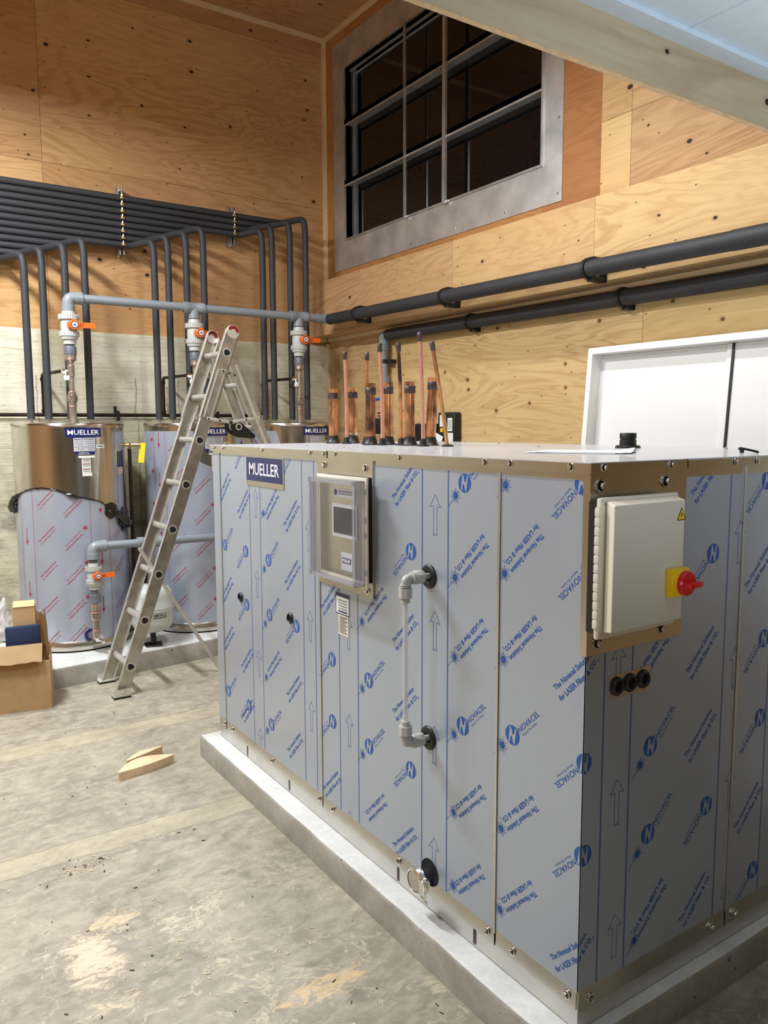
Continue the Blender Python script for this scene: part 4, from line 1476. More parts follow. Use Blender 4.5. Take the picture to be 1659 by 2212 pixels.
# tank 1: film rolled down to a wavy torn edge
edge_pts = [(-200, 1.02), (-188, 1.066), (-174, 1.150), (-154, 1.189), (-142, 1.208), (-130, 1.211), (-119, 1.203), (-107, 1.175), (-95, 1.150), (-84, 1.133), (-74, 1.115), (-64, 1.071), (-50, 1.010), (-30, 0.945), (0, 0.90), (30, 0.9)]


def edge_top(a):
    for (p, q), (r_, s_) in zip(edge_pts, edge_pts[1:]):
        if p <= a <= r_:
            t = (a - p) / (r_ - p)
            return q + (s_ - q) * t
    return edge_pts[-1][1] if a > 0 else edge_pts[0][1]


tk1, c1 = tank_base(0, 'stainless tank at left whose protective film is torn down to a wavy half-height edge')
tank_labels(tk1, c1, -106.0)
pr = [('TU', -137.5, z) for z in (1.09, 0.86, 0.63, 0.40, 0.17)] + [('TU', -57.5, z) for z in (0.859, 0.625, 0.389)]
pr += [('TD', -93.5, z) for z in (1.131, 0.918, 0.695, 0.469, 0.30)] + [('B', -90.5, z) for z in (0.949, 0.721, 0.496)]
pr += [('L', -144.4, 0), ('L', -163.0, 0), ('L', -84.8, 0), ('L', -63.5, 0)]
pr += [('A', -154.5, 0.950), ('A', -154.5, 0.602), ('A', -73.5, 1.148), ('A', -74, 0.805), ('A', -74.5, 0.485)]
film_on_tank(tk1, c1, edge_top, pr, -198, 20)
# rolled film along the tear
m = MB()
pts, rad = [], []
for q in range(70):
    a = -196 + 200 * q / 69
    wob = 0.5 + 0.5 * math.sin(q * 1.7) * math.sin(q * 0.6)
    lump = 0.0
    for la, lw, lh in ((-102, 5, 0.009), (-176, 9, 0.016), (-186, 6, 0.018), (-38, 9, 0.030), (-52, 7, 0.012)):
        lump += lh * math.exp(-((a - la) / lw) ** 2)
    pts.append(cylp(c1, a, edge_top(a) - lump * 0.6, TR + 0.004 + lump * 0.7))
    rad.append(0.0028 + 0.0020 * wob + lump)
m.tube(pts, rad, 10)
for v in m.bm.verts:
    v.co += V((random.uniform(-1, 1), random.uniform(-1, 1), random.uniform(-1, 1))) * 0.0022
m.build('rolled_film_edge', 'black_gloss', tk1, smooth=20)

# crumpled clump at the right end and a hanging flap
for nm, aa, zz_, w_, h_ in (('film_clump', -38, 0.972, 0.075, 0.15), ('film_flap', -60, 1.045, 0.05, 0.09), ('film_clump', -178, 1.09, 0.04, 0.10)):
    m = MB()
    bmesh.ops.create_icosphere(m.bm, subdivisions=3, radius=1.0)
    rr = random.Random(int(aa * 7 + 900))
    for v in m.bm.verts:
        q = v.co.copy()
        s_ = 1 + rr.uniform(-0.30, 0.30)
        a = aa + math.degrees(q.x * w_ * s_ / TR)
        v.co = V(cylp(c1, a, zz_ + q.z * h_ * 0.5 * s_, TR + 0.006 + abs(q.y) * (0.022 if nm == 'film_clump' else 0.006) * s_))
    m.build(nm, 'black_gloss', tk1, smooth=12)
# relief valve with yellow tag, navy flow sticker at the right shoulder
m = MB()
p = V(cylp(c1, -26, 1.475, TR))
n_ = V((math.cos(math.radians(-26)), math.sin(math.radians(-26)), 0))
s_ = V((0.83, -0.56, 0))
m.cyl(p - n_ * 0.01, p + n_ * 0.045, 0.012, mat=0)
m.cyl(p + n_ * 0.045 - s_ * 0.02, p + n_ * 0.045 + s_ * 0.065, 0.011, mat=0)
m.cyl(p + n_ * 0.045 + V((0, 0, -0.03)), p + n_ * 0.045 + V((0, 0, 0.012)), 0.013, mat=0)
rv = m.build('relief_valve', ['brass'], tk1)
m = MB()
m.obox(p + n_ * 0.055 + s_ * 0.060 + V((0.008, 0, -0.055)), V((0.83, -0.56, 0)), V((0.56, 0.83, 0)), (0.12, 0, 1), 0.020, 0.0008, 0.068, 0)
m.build('paper_tag', 'tag', rv)
m = MB()
patch(m, c1, -46, -34, 1.33, 1.435, 0.0016, 0)
patch(m, c1, -45, -34, 1.285, 1.328, 0.0016, 1)
patch(m, c1, -43.5, -36, 1.292, 1.297, 0.002, 2)
patch(m, c1, -43.5, -36, 1.314, 1.319, 0.002, 2)
patch(m, c1, -47, -34, 1.02, 1.29, 0.0011, 3)
patch(m, c1, -50, -33, 1.44, 1.565, 0.0011, 3)
m.build('side_sticker', ['navy', 'label_cream', 'orange', 'film_tank'], tk1, smooth=None, recalc=False)
# discharge pipe running down the side
m = MB()
pp = V(cylp(c1, -22, 0, TR + 0.035))
m.cyl((pp.x, pp.y, 1.45), (pp.x, pp.y, 0.20), 0.0125)
m.build('discharge_pipe', 'rust', tk1)

# tank 2
tk2, c2 = tank_base(1, 'middle stainless tank behind the ladder, almost fully covered in red-printed film')
tank_labels(tk2, c2, -106.0)


def top2(a):
    if a < -110:
        return 1.566
    if a < -104:
        return 1.40 - (a + 110) / 6 * 0.05
    if a < -80:
        return 1.35 - (a + 104) / 24 * 0.07
    return 1.28


pr = [('TU', -140.2, z) for z in (1.420, 1.195, 0.969, 0.735, 0.502, 0.302)] + [('TD', -94.3, z) for z in (1.239, 1.017, 0.794, 0.568, 0.341)]
pr += [('B', -91.0, z) for z in (1.048, 0.82, 0.593, 0.370)] + [('B', -165.2, z) for z in (1.508, 1.287, 1.055)]
pr += [('L', -144.3, 0), ('L', -161.5, 0), ('A', -153.4, 1.56), ('A', -153.4, 1.276), ('A', -153.8, 0.935), ('TU', -57, 1.0), ('TU', -57, 0.75)]
film_on_tank(tk2, c2, top2, pr, -198, 20)

# tank 3
tk3, c3 = tank_base(2, 'right-hand stainless tank in the corner, only its top showing over the cabinet')
tank_labels(tk3, c3, -104.0)
pr = [('L', -146, 0), ('TU', -139.0, 1.30), ('TU', -139, 1.07), ('TD', -93, 1.2)]
film_on_tank(tk3, c3, lambda a: 1.562 if a < -137 else (1.562 - (a + 137) * 0.02 if a < -120 else 1.2), pr, -198, 20)

# ------------------------------------------------------------------ insulated lines on the back wall
xd = [1.002, 1.113, 1.257, 1.386, 1.870, 1.972, 2.108, 2.240, 2.719, 2.802, 2.958, 3.097]
ordn = ['first', 'second', 'third', 'fourth']
tanks_n = ['left tank', 'middle tank', 'corner tank']
for i, x_ in enumerate(xd):
    z_ = 2.722 + 0.0466 * i
    yr, yd_, r_ = 5.935, 5.72, 0.0226
    m = MB()
    run = [(-3.98, yr, z_), (x_ - 0.115, yr, z_)]
    m.tube([run[0], run[1]], r_, 18)
    o = m.build('insulated_pipe', 'foam', smooth=60)
    o['_o'] = list(o.location)
    tag(o, 'black insulated pipe dropping %s from the left onto the %s' % (ordn[i % 4], tanks_n[i // 4]), 'pipe', 'black insulated pipes on the back wall')
    m = MB()
    pth = bendpath([(x_ - 0.125, yr, z_ - 0.001), (x_ - 0.095, yr, z_), (x_ - 0.005, yd_ + 0.01, z_ + 0.004), (x_, yd_, z_ - 0.10), (x_, yd_, z_ - 0.14)], 0.055, 9)
    m.tube(pth, 0.0240, 18)
    m.build('elbow', 'foam', o, smooth=60)
    m = MB()
    m.tube([(x_, yd_, z_ - 0.135), (x_, yd_, 1.650)], 0.0243, 18)
    m.build('drop', 'foam', o, smooth=60)
    m = MB()
    m.cyl((x_, yd_, 1.655), (x_, yd_, 1.6225), 0.010)
    m.build('copper_tail', 'tinned', o)

for xs_, z0_, z1_, i0 in ((1.716, 2.845, 3.325, 4), (2.582, 3.020, 3.305, 8)):
    st_ = thing('strut_channel', 'galvanised strut clamping %s insulated pipes to the plywood back wall' % ('eight' if i0 == 4 else 'four'), 'pipe support', (xs_, 6.0, z0_), 'strut channels on the back wall')
    m = MB()
    m.box(xs_ - 0.0205, xs_ + 0.0205, 6.044, 6.049, z0_, z1_)
    m.box(xs_ - 0.0205, xs_ - 0.0175, 5.962, 6.045, z0_, z1_)
    m.box(xs_ + 0.0175, xs_ + 0.0205, 5.962, 6.045, z0_, z1_)
    m.box(xs_ - 0.0205, xs_ - 0.011, 5.962, 5.966, z0_, z1_)
    m.box(xs_ + 0.011, xs_ + 0.0205, 5.962, 5.966, z0_, z1_)
    m.build('channel', 'galv', st_, smooth=None)
    for i in range(i0, 12):
        zc = 2.722 + 0.0466 * i
        m = MB()
        m.box(xs_ - 0.015, xs_ + 0.015, 5.905, 5.965, zc - 0.010, zc + 0.010, 0, bev=0.003)
        m.cyl((xs_, 5.914, zc + 0.008), (xs_, 5.914, zc + 0.026), 0.005, mat=1, n=12)
        m.lathe([(0, 0), (0.008, 0), (0.008, 0.006), (0, 0.006)], (xs_, 5.914, zc + 0.012), (0, 0, 1), 6, 1)
        m.build('pipe_clamp', ['brass', 'bolt'], st_)

# ------------------------------------------------------------------ upper grey plastic header
RX = [1.232, 2.092, 2.937]
YM, ZM = 5.55, 2.443
hd = thing('plastic_header_pipe', 'long grey plastic pipe running level above the three tanks', 'pipe', (2.1, YM, ZM))
m = MB()
m.tube([(RX[0] + 0.06, YM, ZM), (3.105, YM, ZM)], 0.0295, 24)
m.build('pipe', 'pvc', hd, smooth=60)
m = MB()
m.tube(bendpath([(RX[0] + 0.085, YM, ZM), (RX[0], YM, ZM), (RX[0], YM, ZM - 0.085)], 0.055, 10), 0.0385, 24)
for p_, d_ in (((RX[0] + 0.05, YM, ZM), (1, 0, 0)), ((RX[0], YM, ZM - 0.05), (0, 0, -1))):
    m.lathe([(0.0385, 0), (0.0415, 0.002), (0.0415, 0.040), (0.0295, 0.040)], p_, d_, 24)
m.build('elbow', 'pvc', hd, smooth=40)
for xx in RX[1:]:
    m = MB()
    m.lathe([(0.029, 0), (0.040, 0), (0.040, 0.040), (0.0375, 0.044), (0.0375, 0.106), (0.040, 0.110), (0.040, 0.150), (0.029, 0.150)], (xx - 0.075, YM, ZM), (1, 0, 0), 28)
    m.lathe([(0.036, -0.01), (0.0375, 0.035), (0.040, 0.075), (0.029, 0.075)], (xx, YM, ZM), (0, 0, -1), 28)
    m.build('tee', 'pvc', hd, smooth=40)
m = MB()
m.tube(bendpath([(3.095, YM, ZM), (3.19, YM, ZM), (3.19, YM - 0.09, ZM - 0.002)], 0.06, 9), 0.036, 24)
m.build('corner_elbow', 'pvc', hd, smooth=50)


def ribbed(m, x, y, z0, z1, r, mat=0, n=26):
    """union nut with ribs"""
    m.lathe([(r * 0.8, z0), (r * 0.95, z0), (r * 0.95, z1), (r * 0.8, z1)], (x, y, 0), (0, 0, 1), n, mat)
    for q in range(n):
        a = 2 * PI * q / n
        c_ = V((x + r * 0.95 * math.cos(a), y + r * 0.95 * math.sin(a), (z0 + z1) / 2))
        m.obox(c_, (-math.sin(a), math.cos(a), 0), (math.cos(a), math.sin(a), 0), (0, 0, 1), r * 0.055, r * 0.06, (z1 - z0) / 2, mat)


def valve(parent, x, y, zt, k=1.0):
    """plastic ball valve, top of the upper collar at zt, k scales it"""
    m = MB()
    m.lathe([(0.029 * k, zt), (0.040 * k, zt), (0.044 * k, zt - 0.030 * k), (0.029 * k, zt - 0.030 * k)], (x, y, 0), (0, 0, 1), 28)
    ribbed(m, x, y, zt - 0.062 * k, zt - 0.030 * k, 0.064 * k)
    m.lathe([(0.030 * k, zt - 0.148 * k), (0.050 * k, zt - 0.145 * k), (0.053 * k, zt - 0.105 * k), (0.050 * k, zt - 0.062 * k)], (x, y, 0), (0, 0, 1), 28)
    ribbed(m, x, y, zt - 0.170 * k, zt - 0.140 * k, 0.062 * k)
    m.lathe([(0.056 * k, zt - 0.170 * k), (0.052 * k, zt - 0.190 * k), (0.042 * k, zt - 0.192 * k), (0.040 * k, zt - 0.222 * k), (0.028 * k, zt - 0.222 * k)], (x, y, 0), (0, 0, 1), 28)
    m.cyl((x + 0.01, y - 0.035 * k, zt - 0.105 * k), (x + 0.01, y - 0.062 * k, zt - 0.105 * k), 0.020 * k)
    m.build('valve_body', 'union', parent, smooth=35)
    m = MB()
    yh = y - 0.060 * k
    zc = zt - 0.100 * k
    xh = x + 0.018 * k
    m.lathe([(0, 0), (0.032 * k, 0), (0.034 * k, 0.004), (0.034 * k, 0.020 * k), (0.030 * k, 0.024 * k), (0, 0.024 * k)], (xh, yh, zc), (0, -1, 0), 28, 0)
    m.hexa([(xh - .045 * k, yh, zc - .018 * k), (xh + .130 * k, yh, zc - .018 * k), (xh + .130 * k, yh - .018 * k, zc - .018 * k), (xh - .045 * k, yh - .018 * k, zc - .018 * k),
            (xh - .045 * k, yh, zc + .014 * k), (xh + .130 * k, yh, zc + .018 * k), (xh + .130 * k, yh - .018 * k, zc + .018 * k), (xh - .045 * k, yh - .018 * k, zc + .014 * k)], 0)
    m.lathe([(0, 0.0245 * k), (0.023 * k, 0.0245 * k), (0.023 * k, 0.0258 * k), (0, 0.0258 * k)], (xh, yh, zc), (0, -1, 0), 24, 2)
    m.lathe([(0, 0.0262 * k), (0.018 * k, 0.0262 * k)], (xh, yh, zc), (0, -1, 0), 24, 1)
    m.box(xh - 0.010 * k, xh + 0.010 * k, yh - 0.0272 * k, yh - 0.0264 * k, zc - 0.006 * k, zc - 0.001 * k, 2)
    m.box(xh - 0.004 * k, xh + 0.004 * k, yh - 0.0272 * k, yh - 0.0264 * k, zc + 0.001 * k, zc + 0.008 * k, 2)
    for q in range(3):
        m.box(xh + (0.036 + 0.009 * q) * k, xh + (0.039 + 0.009 * q) * k, yh - 0.0195 * k, yh - 0.018 * k, zc - 0.012 * k, zc + 0.012 * k, 3)
    m.build('valve_handle', ['orange', 'label_white', 'navy', 'darkred'], parent, smooth=35)


def hexnut(m, x, y, z0, z1, r, mat=0):
    m.lathe([(0, z0), (r, z0), (r, z1), (0, z1)], (x, y, 0), (0, 0, 1), 6, mat, 0.2)


for i, x_ in enumerate(RX):
    rs = thing('valve_riser', ['valve with orange handle and riser standing on the left tank', 'orange-handled valve riser behind the top of the ladder',
                               'valve with orange handle and riser standing on the corner tank'][i], 'valve', (x_, YM, 1.62), 'valved risers above the tanks')
    m = MB()
    m.cyl((x_, YM, ZM - 0.085), (x_, YM, 2.325), 0.0295)
    m.build('nipple', 'pvc', rs)
    valve(rs, x_, YM, 2.362)
    m = MB()
    m.cyl((x_, YM, 2.145), (x_, YM, 2.090), 0.029, mat=1)
    m.lathe([(0.030, 2.132), (0.037, 2.128), (0.040, 2.122), (0.040, 2.075), (0.036, 2.070), (0.030, 2.070)], (x_, YM, 0), (0, 0, 1), 28, 0)
    m.build('coupling', ['pvc_dark', 'pvc_dark'], rs, smooth=35)
    m = MB()
    m.lathe([(0.0, 2.075), (0.038, 2.072), (0.036, 2.050), (0.037, 2.044), (0.032, 2.040), (0.022, 2.026), (0.017, 2.024)], (x_, YM, 0), (0, 0, 1), 24)
    m.lathe([(0.037, 2.042), (0.0385, 2.040), (0.037, 2.037)], (x_, YM, 0), (0, 0, 1), 24, 1)
    m.build('adapter', ['tinned', 'copper_pink'], rs, smooth=35)
    m = MB()
    m.cyl((x_, YM, 2.03), (x_, YM, 1.78), 0.0165)
    m.lathe([(0.017, 2.004), (0.0215, 2.002), (0.0215, 1.930), (0.017, 1.928)], (x_, YM, 0), (0, 0, 1), 24)
    m.lathe([(0.0215, 2.003), (0.0225, 2.001), (0.0215, 1.998)], (x_, YM, 0), (0, 0, 1), 24, 1)
    m.cyl((x_, YM, 1.73), (x_, YM, 1.6235), 0.0235)
    m.build('riser_pipe', ['tinned', 'copper_pink'], rs, smooth=35)
    m = MB()
    m.lathe([(0.017, 1.835), (0.024, 1.832), (0.024, 1.812), (0.030, 1.808), (0.030, 1.796)], (x_, YM, 0), (0, 0, 1), 24)
    hexnut(m, x_, YM, 1.768, 1.796, 0.033)
    m.lathe([(0.031, 1.768), (0.026, 1.762), (0.026, 1.735), (0.0235, 1.733)], (x_, YM, 0), (0, 0, 1), 24)
    m.lathe([(0.026, 1.737), (0.0272, 1.735), (0.026, 1.731)], (x_, YM, 0), (0, 0, 1), 24, 1)
    m.lathe([(0.024, 1.832), (0.0252, 1.830), (0.024, 1.826)], (x_, YM, 0), (0, 0, 1), 24, 1)
    m.build('union_nut', ['tinned', 'copper_pink'], rs, smooth=30)
    m = MB()
    m.cyl((x_, YM, 1.965), (x_ - 0.055, YM + 0.03, 1.965), 0.012)
    m.lathe([(0, 0), (0.017, 0), (0.017, 0.018), (0, 0.018)], (x_ - 0.030, YM + 0.016, 1.965), (-0.88, 0.48, 0), 6)
    m.box(x_ - 0.050, x_ - 0.015, YM - 0.022, YM - 0.006, 1.905, 1.935, 1, bev=0.003)
    m.cyl((x_ - 0.035, YM, 1.965), (x_ - 0.035, YM - 0.014, 1.93), 0.006)
    m.build('branch_valve', ['chrome', 'label_white'], rs, smooth=30)

# steel branch lines and the long rusty pipe along the concrete
m = MB()
m.tube([(-3.98, 5.975, 1.683), (2.83, 5.975, 1.683)], 0.0135, 14)
rp = m.build('steel_pipe', 'rust', smooth=60)
tag(rp, 'thin rusty black steel pipe running level along the concrete wall behind the tanks', 'pipe')
for xx in (0.40, 1.640, 2.42):
    m = MB()
    m.box(xx - 0.012, xx + 0.012, 5.955, 5.960, 1.640, 1.715)
    m.box(xx - 0.010, xx + 0.010, 5.958, 6.035, 1.698, 1.703)
    m.box(xx - 0.010, xx + 0.010, 6.028, 6.034, 1.69, 1.75)
    m.build('pipe_hanger', 'black', rp, smooth=None)
for i, x_ in enumerate(RX):
    m = MB()
    xv = x_ - 0.10 if i < 2 else x_ - 0.115
    m.tube(bendpath([(xv, 5.975, 1.690), (xv, 5.975, 1.966), (x_ - 0.055, YM + 0.03, 1.966)], 0.03, 6), 0.0115, 14)
    for zz_ in (1.71, 1.93):
        m.lathe([(0.0115, -0.012), (0.016, -0.011), (0.016, 0.011), (0.0115, 0.012)], (xv, 5.975, zz_), (0, 0, 1), 14)
    o = m.build('branch_pipe', 'rust', smooth=45)
    tag(o, ['thin black branch pipe rising to the riser of the left tank', 'thin black branch pipe rising to the riser behind the ladder', 'thin black branch pipe with elbow beside the corner tank riser'][i], 'pipe', 'black branch pipes behind the tanks')

# ------------------------------------------------------------------ lower grey line with valve and expansion tank
YL, ZL, XL = 5.20, 0.832, 1.236
lp = thing('plastic_drain_line', 'grey plastic pipe with orange-handled valve in front of the left tank', 'pipe', (XL, YL, 0.2))
m = MB()
m.tube([(XL + 0.05, YL, ZL), (2.86, YL, ZL - 0.012)], 0.0270, 24)
m.tube(bendpath([(2.84, YL, ZL - 0.012), (2.90, YL, ZL - 0.012), (2.90, YL, 0.22)], 0.05), 0.0270, 20)
m.tube([(2.90, YL, 0.24), (2.90, YL + 0.12, 0.24)], 0.0200, 16)
m.build('pipe', 'pvc', lp, smooth=60)
m = MB()
m.tube(bendpath([(XL + 0.075, YL, ZL), (XL, YL, ZL), (XL, YL, ZL - 0.075)], 0.05, 10), 0.0350, 24)
for p_, d_ in (((XL + 0.045, YL, ZL), (1, 0, 0)), ((XL, YL, ZL - 0.040), (0, 0, -1))):
    m.lathe([(0.035, 0), (0.0385, 0.002), (0.0385, 0.040), (0.027, 0.040)], p_, d_, 24)
m.build('elbow', 'pvc', lp, smooth=40)
m = MB()
m.lathe([(0.027, 0), (0.037, 0), (0.037, 0.038), (0.035, 0.041), (0.035, 0.119), (0.037, 0.122), (0.037, 0.160), (0.027, 0.160)], (1.522, YL, ZL), (1, 0, 0), 28)
m.lathe([(0.033, 0), (0.0345, 0.032), (0.037, 0.070), (0.026, 0.070)], (1.602, YL, ZL), (0, 0, -1), 28)
m.build('tee', 'pvc', lp, smooth=40)
m = MB()
m.cyl((XL, YL, 0.76), (XL, YL, 0.70), 0.0265)
m.build('nipple', 'pvc_dark', lp)
valve(lp, XL, YL, 0.726, 0.78)
m = MB()
m.cyl((XL, YL, 0.560), (XL, YL, 0.50), 0.0255)
m.lathe([(0.026, 0.522), (0.034, 0.518), (0.035, 0.480), (0.037, 0.476), (0.037, 0.468), (0.026, 0.466)], (XL, YL, 0), (0, 0, 1), 28)
m.build('coupling', 'pvc_dark', lp, smooth=35)
m = MB()
m.lathe([(0.0, 0.468), (0.030, 0.466), (0.030, 0.442), (0.0285, 0.440), (0.0285, 0.405), (0.035, 0.403), (0.035, 0.398), (0.031, 0.395), (0.033, 0.378), (0.031, 0.358), (0.026, 0.350), (0.0215, 0.346), (0.0215, 0.286), (0.0245, 0.284), (0.0245, 0.225), (0, 0.222)], (XL, YL, 0), (0, 0, 1), 28, 0)
for zz_, r_ in ((0.448, 0.0305), (0.404, 0.0357), (0.351, 0.0268), (0.284, 0.0252)):
    m.lathe([(r_ - 0.001, zz_ + 0.004), (r_, zz_ + 0.002), (r_, zz_ - 0.002), (r_ - 0.001, zz_ - 0.004)], (XL, YL, 0), (0, 0, 1), 28, 1)
m.cyl((XL, YL, 0.240), (XL - 0.022, YL + 0.075, 0.240), 0.0235, mat=0)
m.lathe([(0.024, 0), (0.040, 0.002), (0.042, 0.006)], (XL - 0.020, YL + 0.062, 0.240), (-0.28, 0.96, 0), 28, 2)
m.build('copper_leg', ['tinned', 'copper_pink', 'navy'], lp, smooth=35)
m = MB()
m.lathe([(0, 0), (0.022, 0), (0.026, 0.004), (0.026, 0.014), (0.014, 0.018), (0.012, 0.034), (0.009, 0.036), (0.009, 0.060), (0, 0.062)], (XL + 0.006, YL - 0.022, 0.236), (0.35, -0.85, -0.35), 18)
m.cyl((XL + 0.018, YL - 0.045, 0.232), (XL + 0.018, YL - 0.045, 0.262), 0.005)
m.obox((XL + 0.022, YL - 0.046, 0.262), (1, -0.3, 0.1), (0.3, 1, 0), (0, 0, 1), 0.024, 0.004, 0.002, 0, 0.001)
m.build('drain_cock', 'chrome', lp, smooth=35)

et = thing('expansion_tank', 'small pale grey domed pressure tank on a dark post between two tanks', 'expansion tank', (1.605, YL, 0.13))
m = MB()
prof = [(0, 0.222), (0.060, 0.224), (0.110, 0.242), (0.134, 0.275), (0.138, 0.300), (0.138, 0.372), (0.141, 0.376), (0.141, 0.383), (0.138, 0.387), (0.141, 0.391), (0.141, 0.397), (0.138, 0.401), (0.138, 0.470), (0.130, 0.500), (0.108, 0.525), (0.070, 0.541), (0.030, 0.545), (0, 0.545)]
m.lathe(prof, (1.605, YL, 0), (0, 0, 1), 56)
ang = math.degrees(math.atan2(-YL, -1.605))
for b_, w_, h_, zz_, da in (('AMTROL', 0.092, 0.020, 0.345, 3),):
    if True:
        m.add2d(fit2d(b_, w_, h_, 0.01), lambda u, w: (1.605 + 0.1386 * math.cos(math.radians(ang + da + math.degrees(u / 0.1386))), YL + 0.1386 * math.sin(math.radians(ang + da + math.degrees(u / 0.1386))), zz_ + w), 1)
        for q in range(6):
            a_ = ang + da + q * 6.2
            m.face([(1.605 + 0.1386 * math.cos(math.radians(t_)), YL + 0.1386 * math.sin(math.radians(t_)), z_) for t_, z_ in ((a_, 0.336), (a_ + 6.3, 0.336), (a_ + 6.3, 0.341), (a_, 0.341))], 1)
m.build('tank_shell', ['expansion', 'black'], et, smooth=40)
m = MB()
m.lathe([(0.030, 0.54), (0.033, 0.552), (0.024, 0.556), (0.024, 0.575), (0.020, 0.578), (0.020, 0.65), (0.024, 0.66), (0.024, 0.765)], (1.605, YL, 0), (0, 0, 1), 24)
m.build('neck', 'tinned', et, smooth=35)
m = MB()
m.cyl((1.605, YL, 0.225), (1.605, YL - 0.012, 0.131), 0.0185)
m.build('post', 'black', et)
m = MB()
m.hexa([(1.54, 5.135, .1305), (1.645, 5.120, .1305), (1.675, 5.235, .1305), (1.55, 5.250, .1305), (1.545, 5.14, .138), (1.64, 5.126, .142), (1.67, 5.228, .137), (1.556, 5.242, .140)])
m.build('foot_plate', 'rust', et, smooth=None)

# ------------------------------------------------------------------ black mains on the right wall
def main_pipe(x, y0, z0, y1, slope, r, seams, label, clamps, wall_x):
    f = lambda y: z0 - (y0 - y) * slope
    m = MB()
    m.tube([(x, y0, f(y0)), (x, y1, f(y1))], r, 28)
    o = m.build('insulated_main', 'foam_dark', smooth=60)
    tag(o, label, 'pipe')
    for ys in seams:
        m = MB()
        m.tube([(x, ys, f(ys)), (x, ys - 0.5, f(ys - 0.5))], r + 0.0022, 28)
        m.build('overlap_sleeve', 'foam_dark', o, smooth=60)
    return f


fU = main_pipe(3.19, 5.50, 2.436, -3.55, 0.0150, 0.0425, (2.05,), 'thick black insulated pipe along the face of the plywood beam, upper of two', None, XB)
fL = main_pipe(3.418, 5.02, 2.282, -3.55, 0.0075, 0.0430, (), 'thick black insulated pipe tucked under the plywood beam, lower of two', None, XW)
m = MB()
m.lathe([(0.036, 0), (0.041, 0.004), (0.041, 0.03)], (3.19, 5.47, 2.436), (0, 1, 0), 24)
m.build('pipe_collar', 'union', hd, smooth=35)
cl_n = ['left end of the upper black pipe, by the corner', 'middle of the upper black pipe', 'right part of the upper black pipe, below the window corner']
for (x_, yy_, f, wx, lab) in ((3.19, 5.10, fU, XB, 'black plastic clamp at the corner end of the upper black pipe'), (3.19, 4.05, fU, XB, 'black plastic clamp midway along the upper black pipe'),
                              (3.19, 2.86, fU, XB, 'black plastic clamp on the upper black pipe, furthest right'), (3.418, 4.06, fL, XW, 'black plastic clamp on the lower black pipe, left one'),
                              (3.418, 2.82, fL, XW, 'black plastic clamp on the lower black pipe, right one above the white frame')):
    z_ = f(yy_)
    r_ = 0.0425
    m = MB()
    m.lathe([(r_ + 0.002, -0.011), (r_ + 0.010, -0.009), (r_ + 0.010, 0.009), (r_ + 0.002, 0.011)], (x_, yy_, z_), (0, 1, 0), 30)
    m.box(x_ + 0.005, wx - 0.0005, yy_ - 0.030, yy_ + 0.012, z_ - r_ - 0.020, z_ - r_ + 0.006, 0, bev=0.002)
    m.box(x_ - 0.01, wx - 0.0005, yy_ - 0.012, yy_ + 0.016, z_ + r_ - 0.003, z_ + r_ + 0.012, 0, bev=0.002)
    m.box(wx - 0.008, wx - 0.0005, yy_ - 0.034, yy_ + 0.016, z_ - r_ - 0.020, z_ + r_ + 0.012, 0)
    if x_ < 3.3:
        for q in range(3):
            m.box(x_ + 0.01 + q * 0.02, x_ + 0.018 + q * 0.02, yy_ - 0.03, yy_ + 0.02, z_ + r_ + 0.010, z_ + r_ + 0.018, 0)
    tag(m.build('pipe_clamp', 'black', smooth=35), lab, 'pipe clamp', 'black clamps on the two large pipes')

# drop at the end of the lower main: elbow, blue valve, pump
XP, YP = 3.418, 5.08
pd = thing('pump_riser', 'grey plastic pipe with blue valve and small pump dropping down the plywood wall', 'pump riser', (XP, YP, 1.45))
m = MB()
m.tube(bendpath([(XP, 5.00, 2.283), (XP, YP, 2.283), (XP, YP, 2.20)], 0.05, 10), 0.0375, 24)
m.lathe([(0.0375, 2.21), (0.040, 2.208), (0.040, 2.172), (0.030, 2.172)], (XP, YP, 0), (0, 0, 1), 24)
m.build('elbow', 'pvc', pd, smooth=40)
m = MB()
m.cyl((XP, YP, 2.19), (XP, YP, 1.96), 0.0315)
m.lathe([(0.031, 1.975), (0.0385, 1.972), (0.0395, 1.912), (0.031, 1.910)], (XP, YP, 0), (0, 0, 1), 24)
m.build('pipe', 'pvc', pd, smooth=40)
m = MB()
m.lathe([(0.033, 0), (0.036, 0), (0.036, 0.03), (0.033, 0.03)], (XP, YP, 2.072), (0, 0, 1), 24)
m.box(XP - 0.005, XW - 0.001, YP - 0.085, YP - 0.02, 2.072, 2.100, 0, bev=0.003)
m.build('strap', 'black', pd, smooth=35)
m = MB()
m.lathe([(0.0, 1.912), (0.034, 1.910), (0.030, 1.890), (0.026, 1.886), (0.020, 1.865), (0.018, 1.86), (0.018, 1.79), (0.022, 1.788), (0.022, 1.65), (0.018, 1.62), (0.018, 1.45)], (XP, YP, 0), (0, 0, 1), 24, 0)
m.lathe([(0.031, 1.890), (0.0325, 1.888), (0.031, 1.884)], (XP, YP, 0), (0, 0, 1), 24, 1)
m.lathe([(0.0225, 1.789), (0.0235, 1.786), (0.0225, 1.782)], (XP, YP, 0), (0, 0, 1), 24, 1)
m.build('copper_leg', ['tinned', 'label_white'], pd, smooth=35)
m = MB()
m.box(XP - 0.045, XP - 0.030, YP - 0.02, YP + 0.075, 1.790, 1.812, 0, bev=0.004)
m.lathe([(0, 0), (0.026, 0), (0.026, 0.028), (0, 0.028)], (XP, YP, 1.770), (0, 0, 1), 8, 0)
m.build('blue_handle', 'blue_valve', pd, smooth=35)
m = MB()
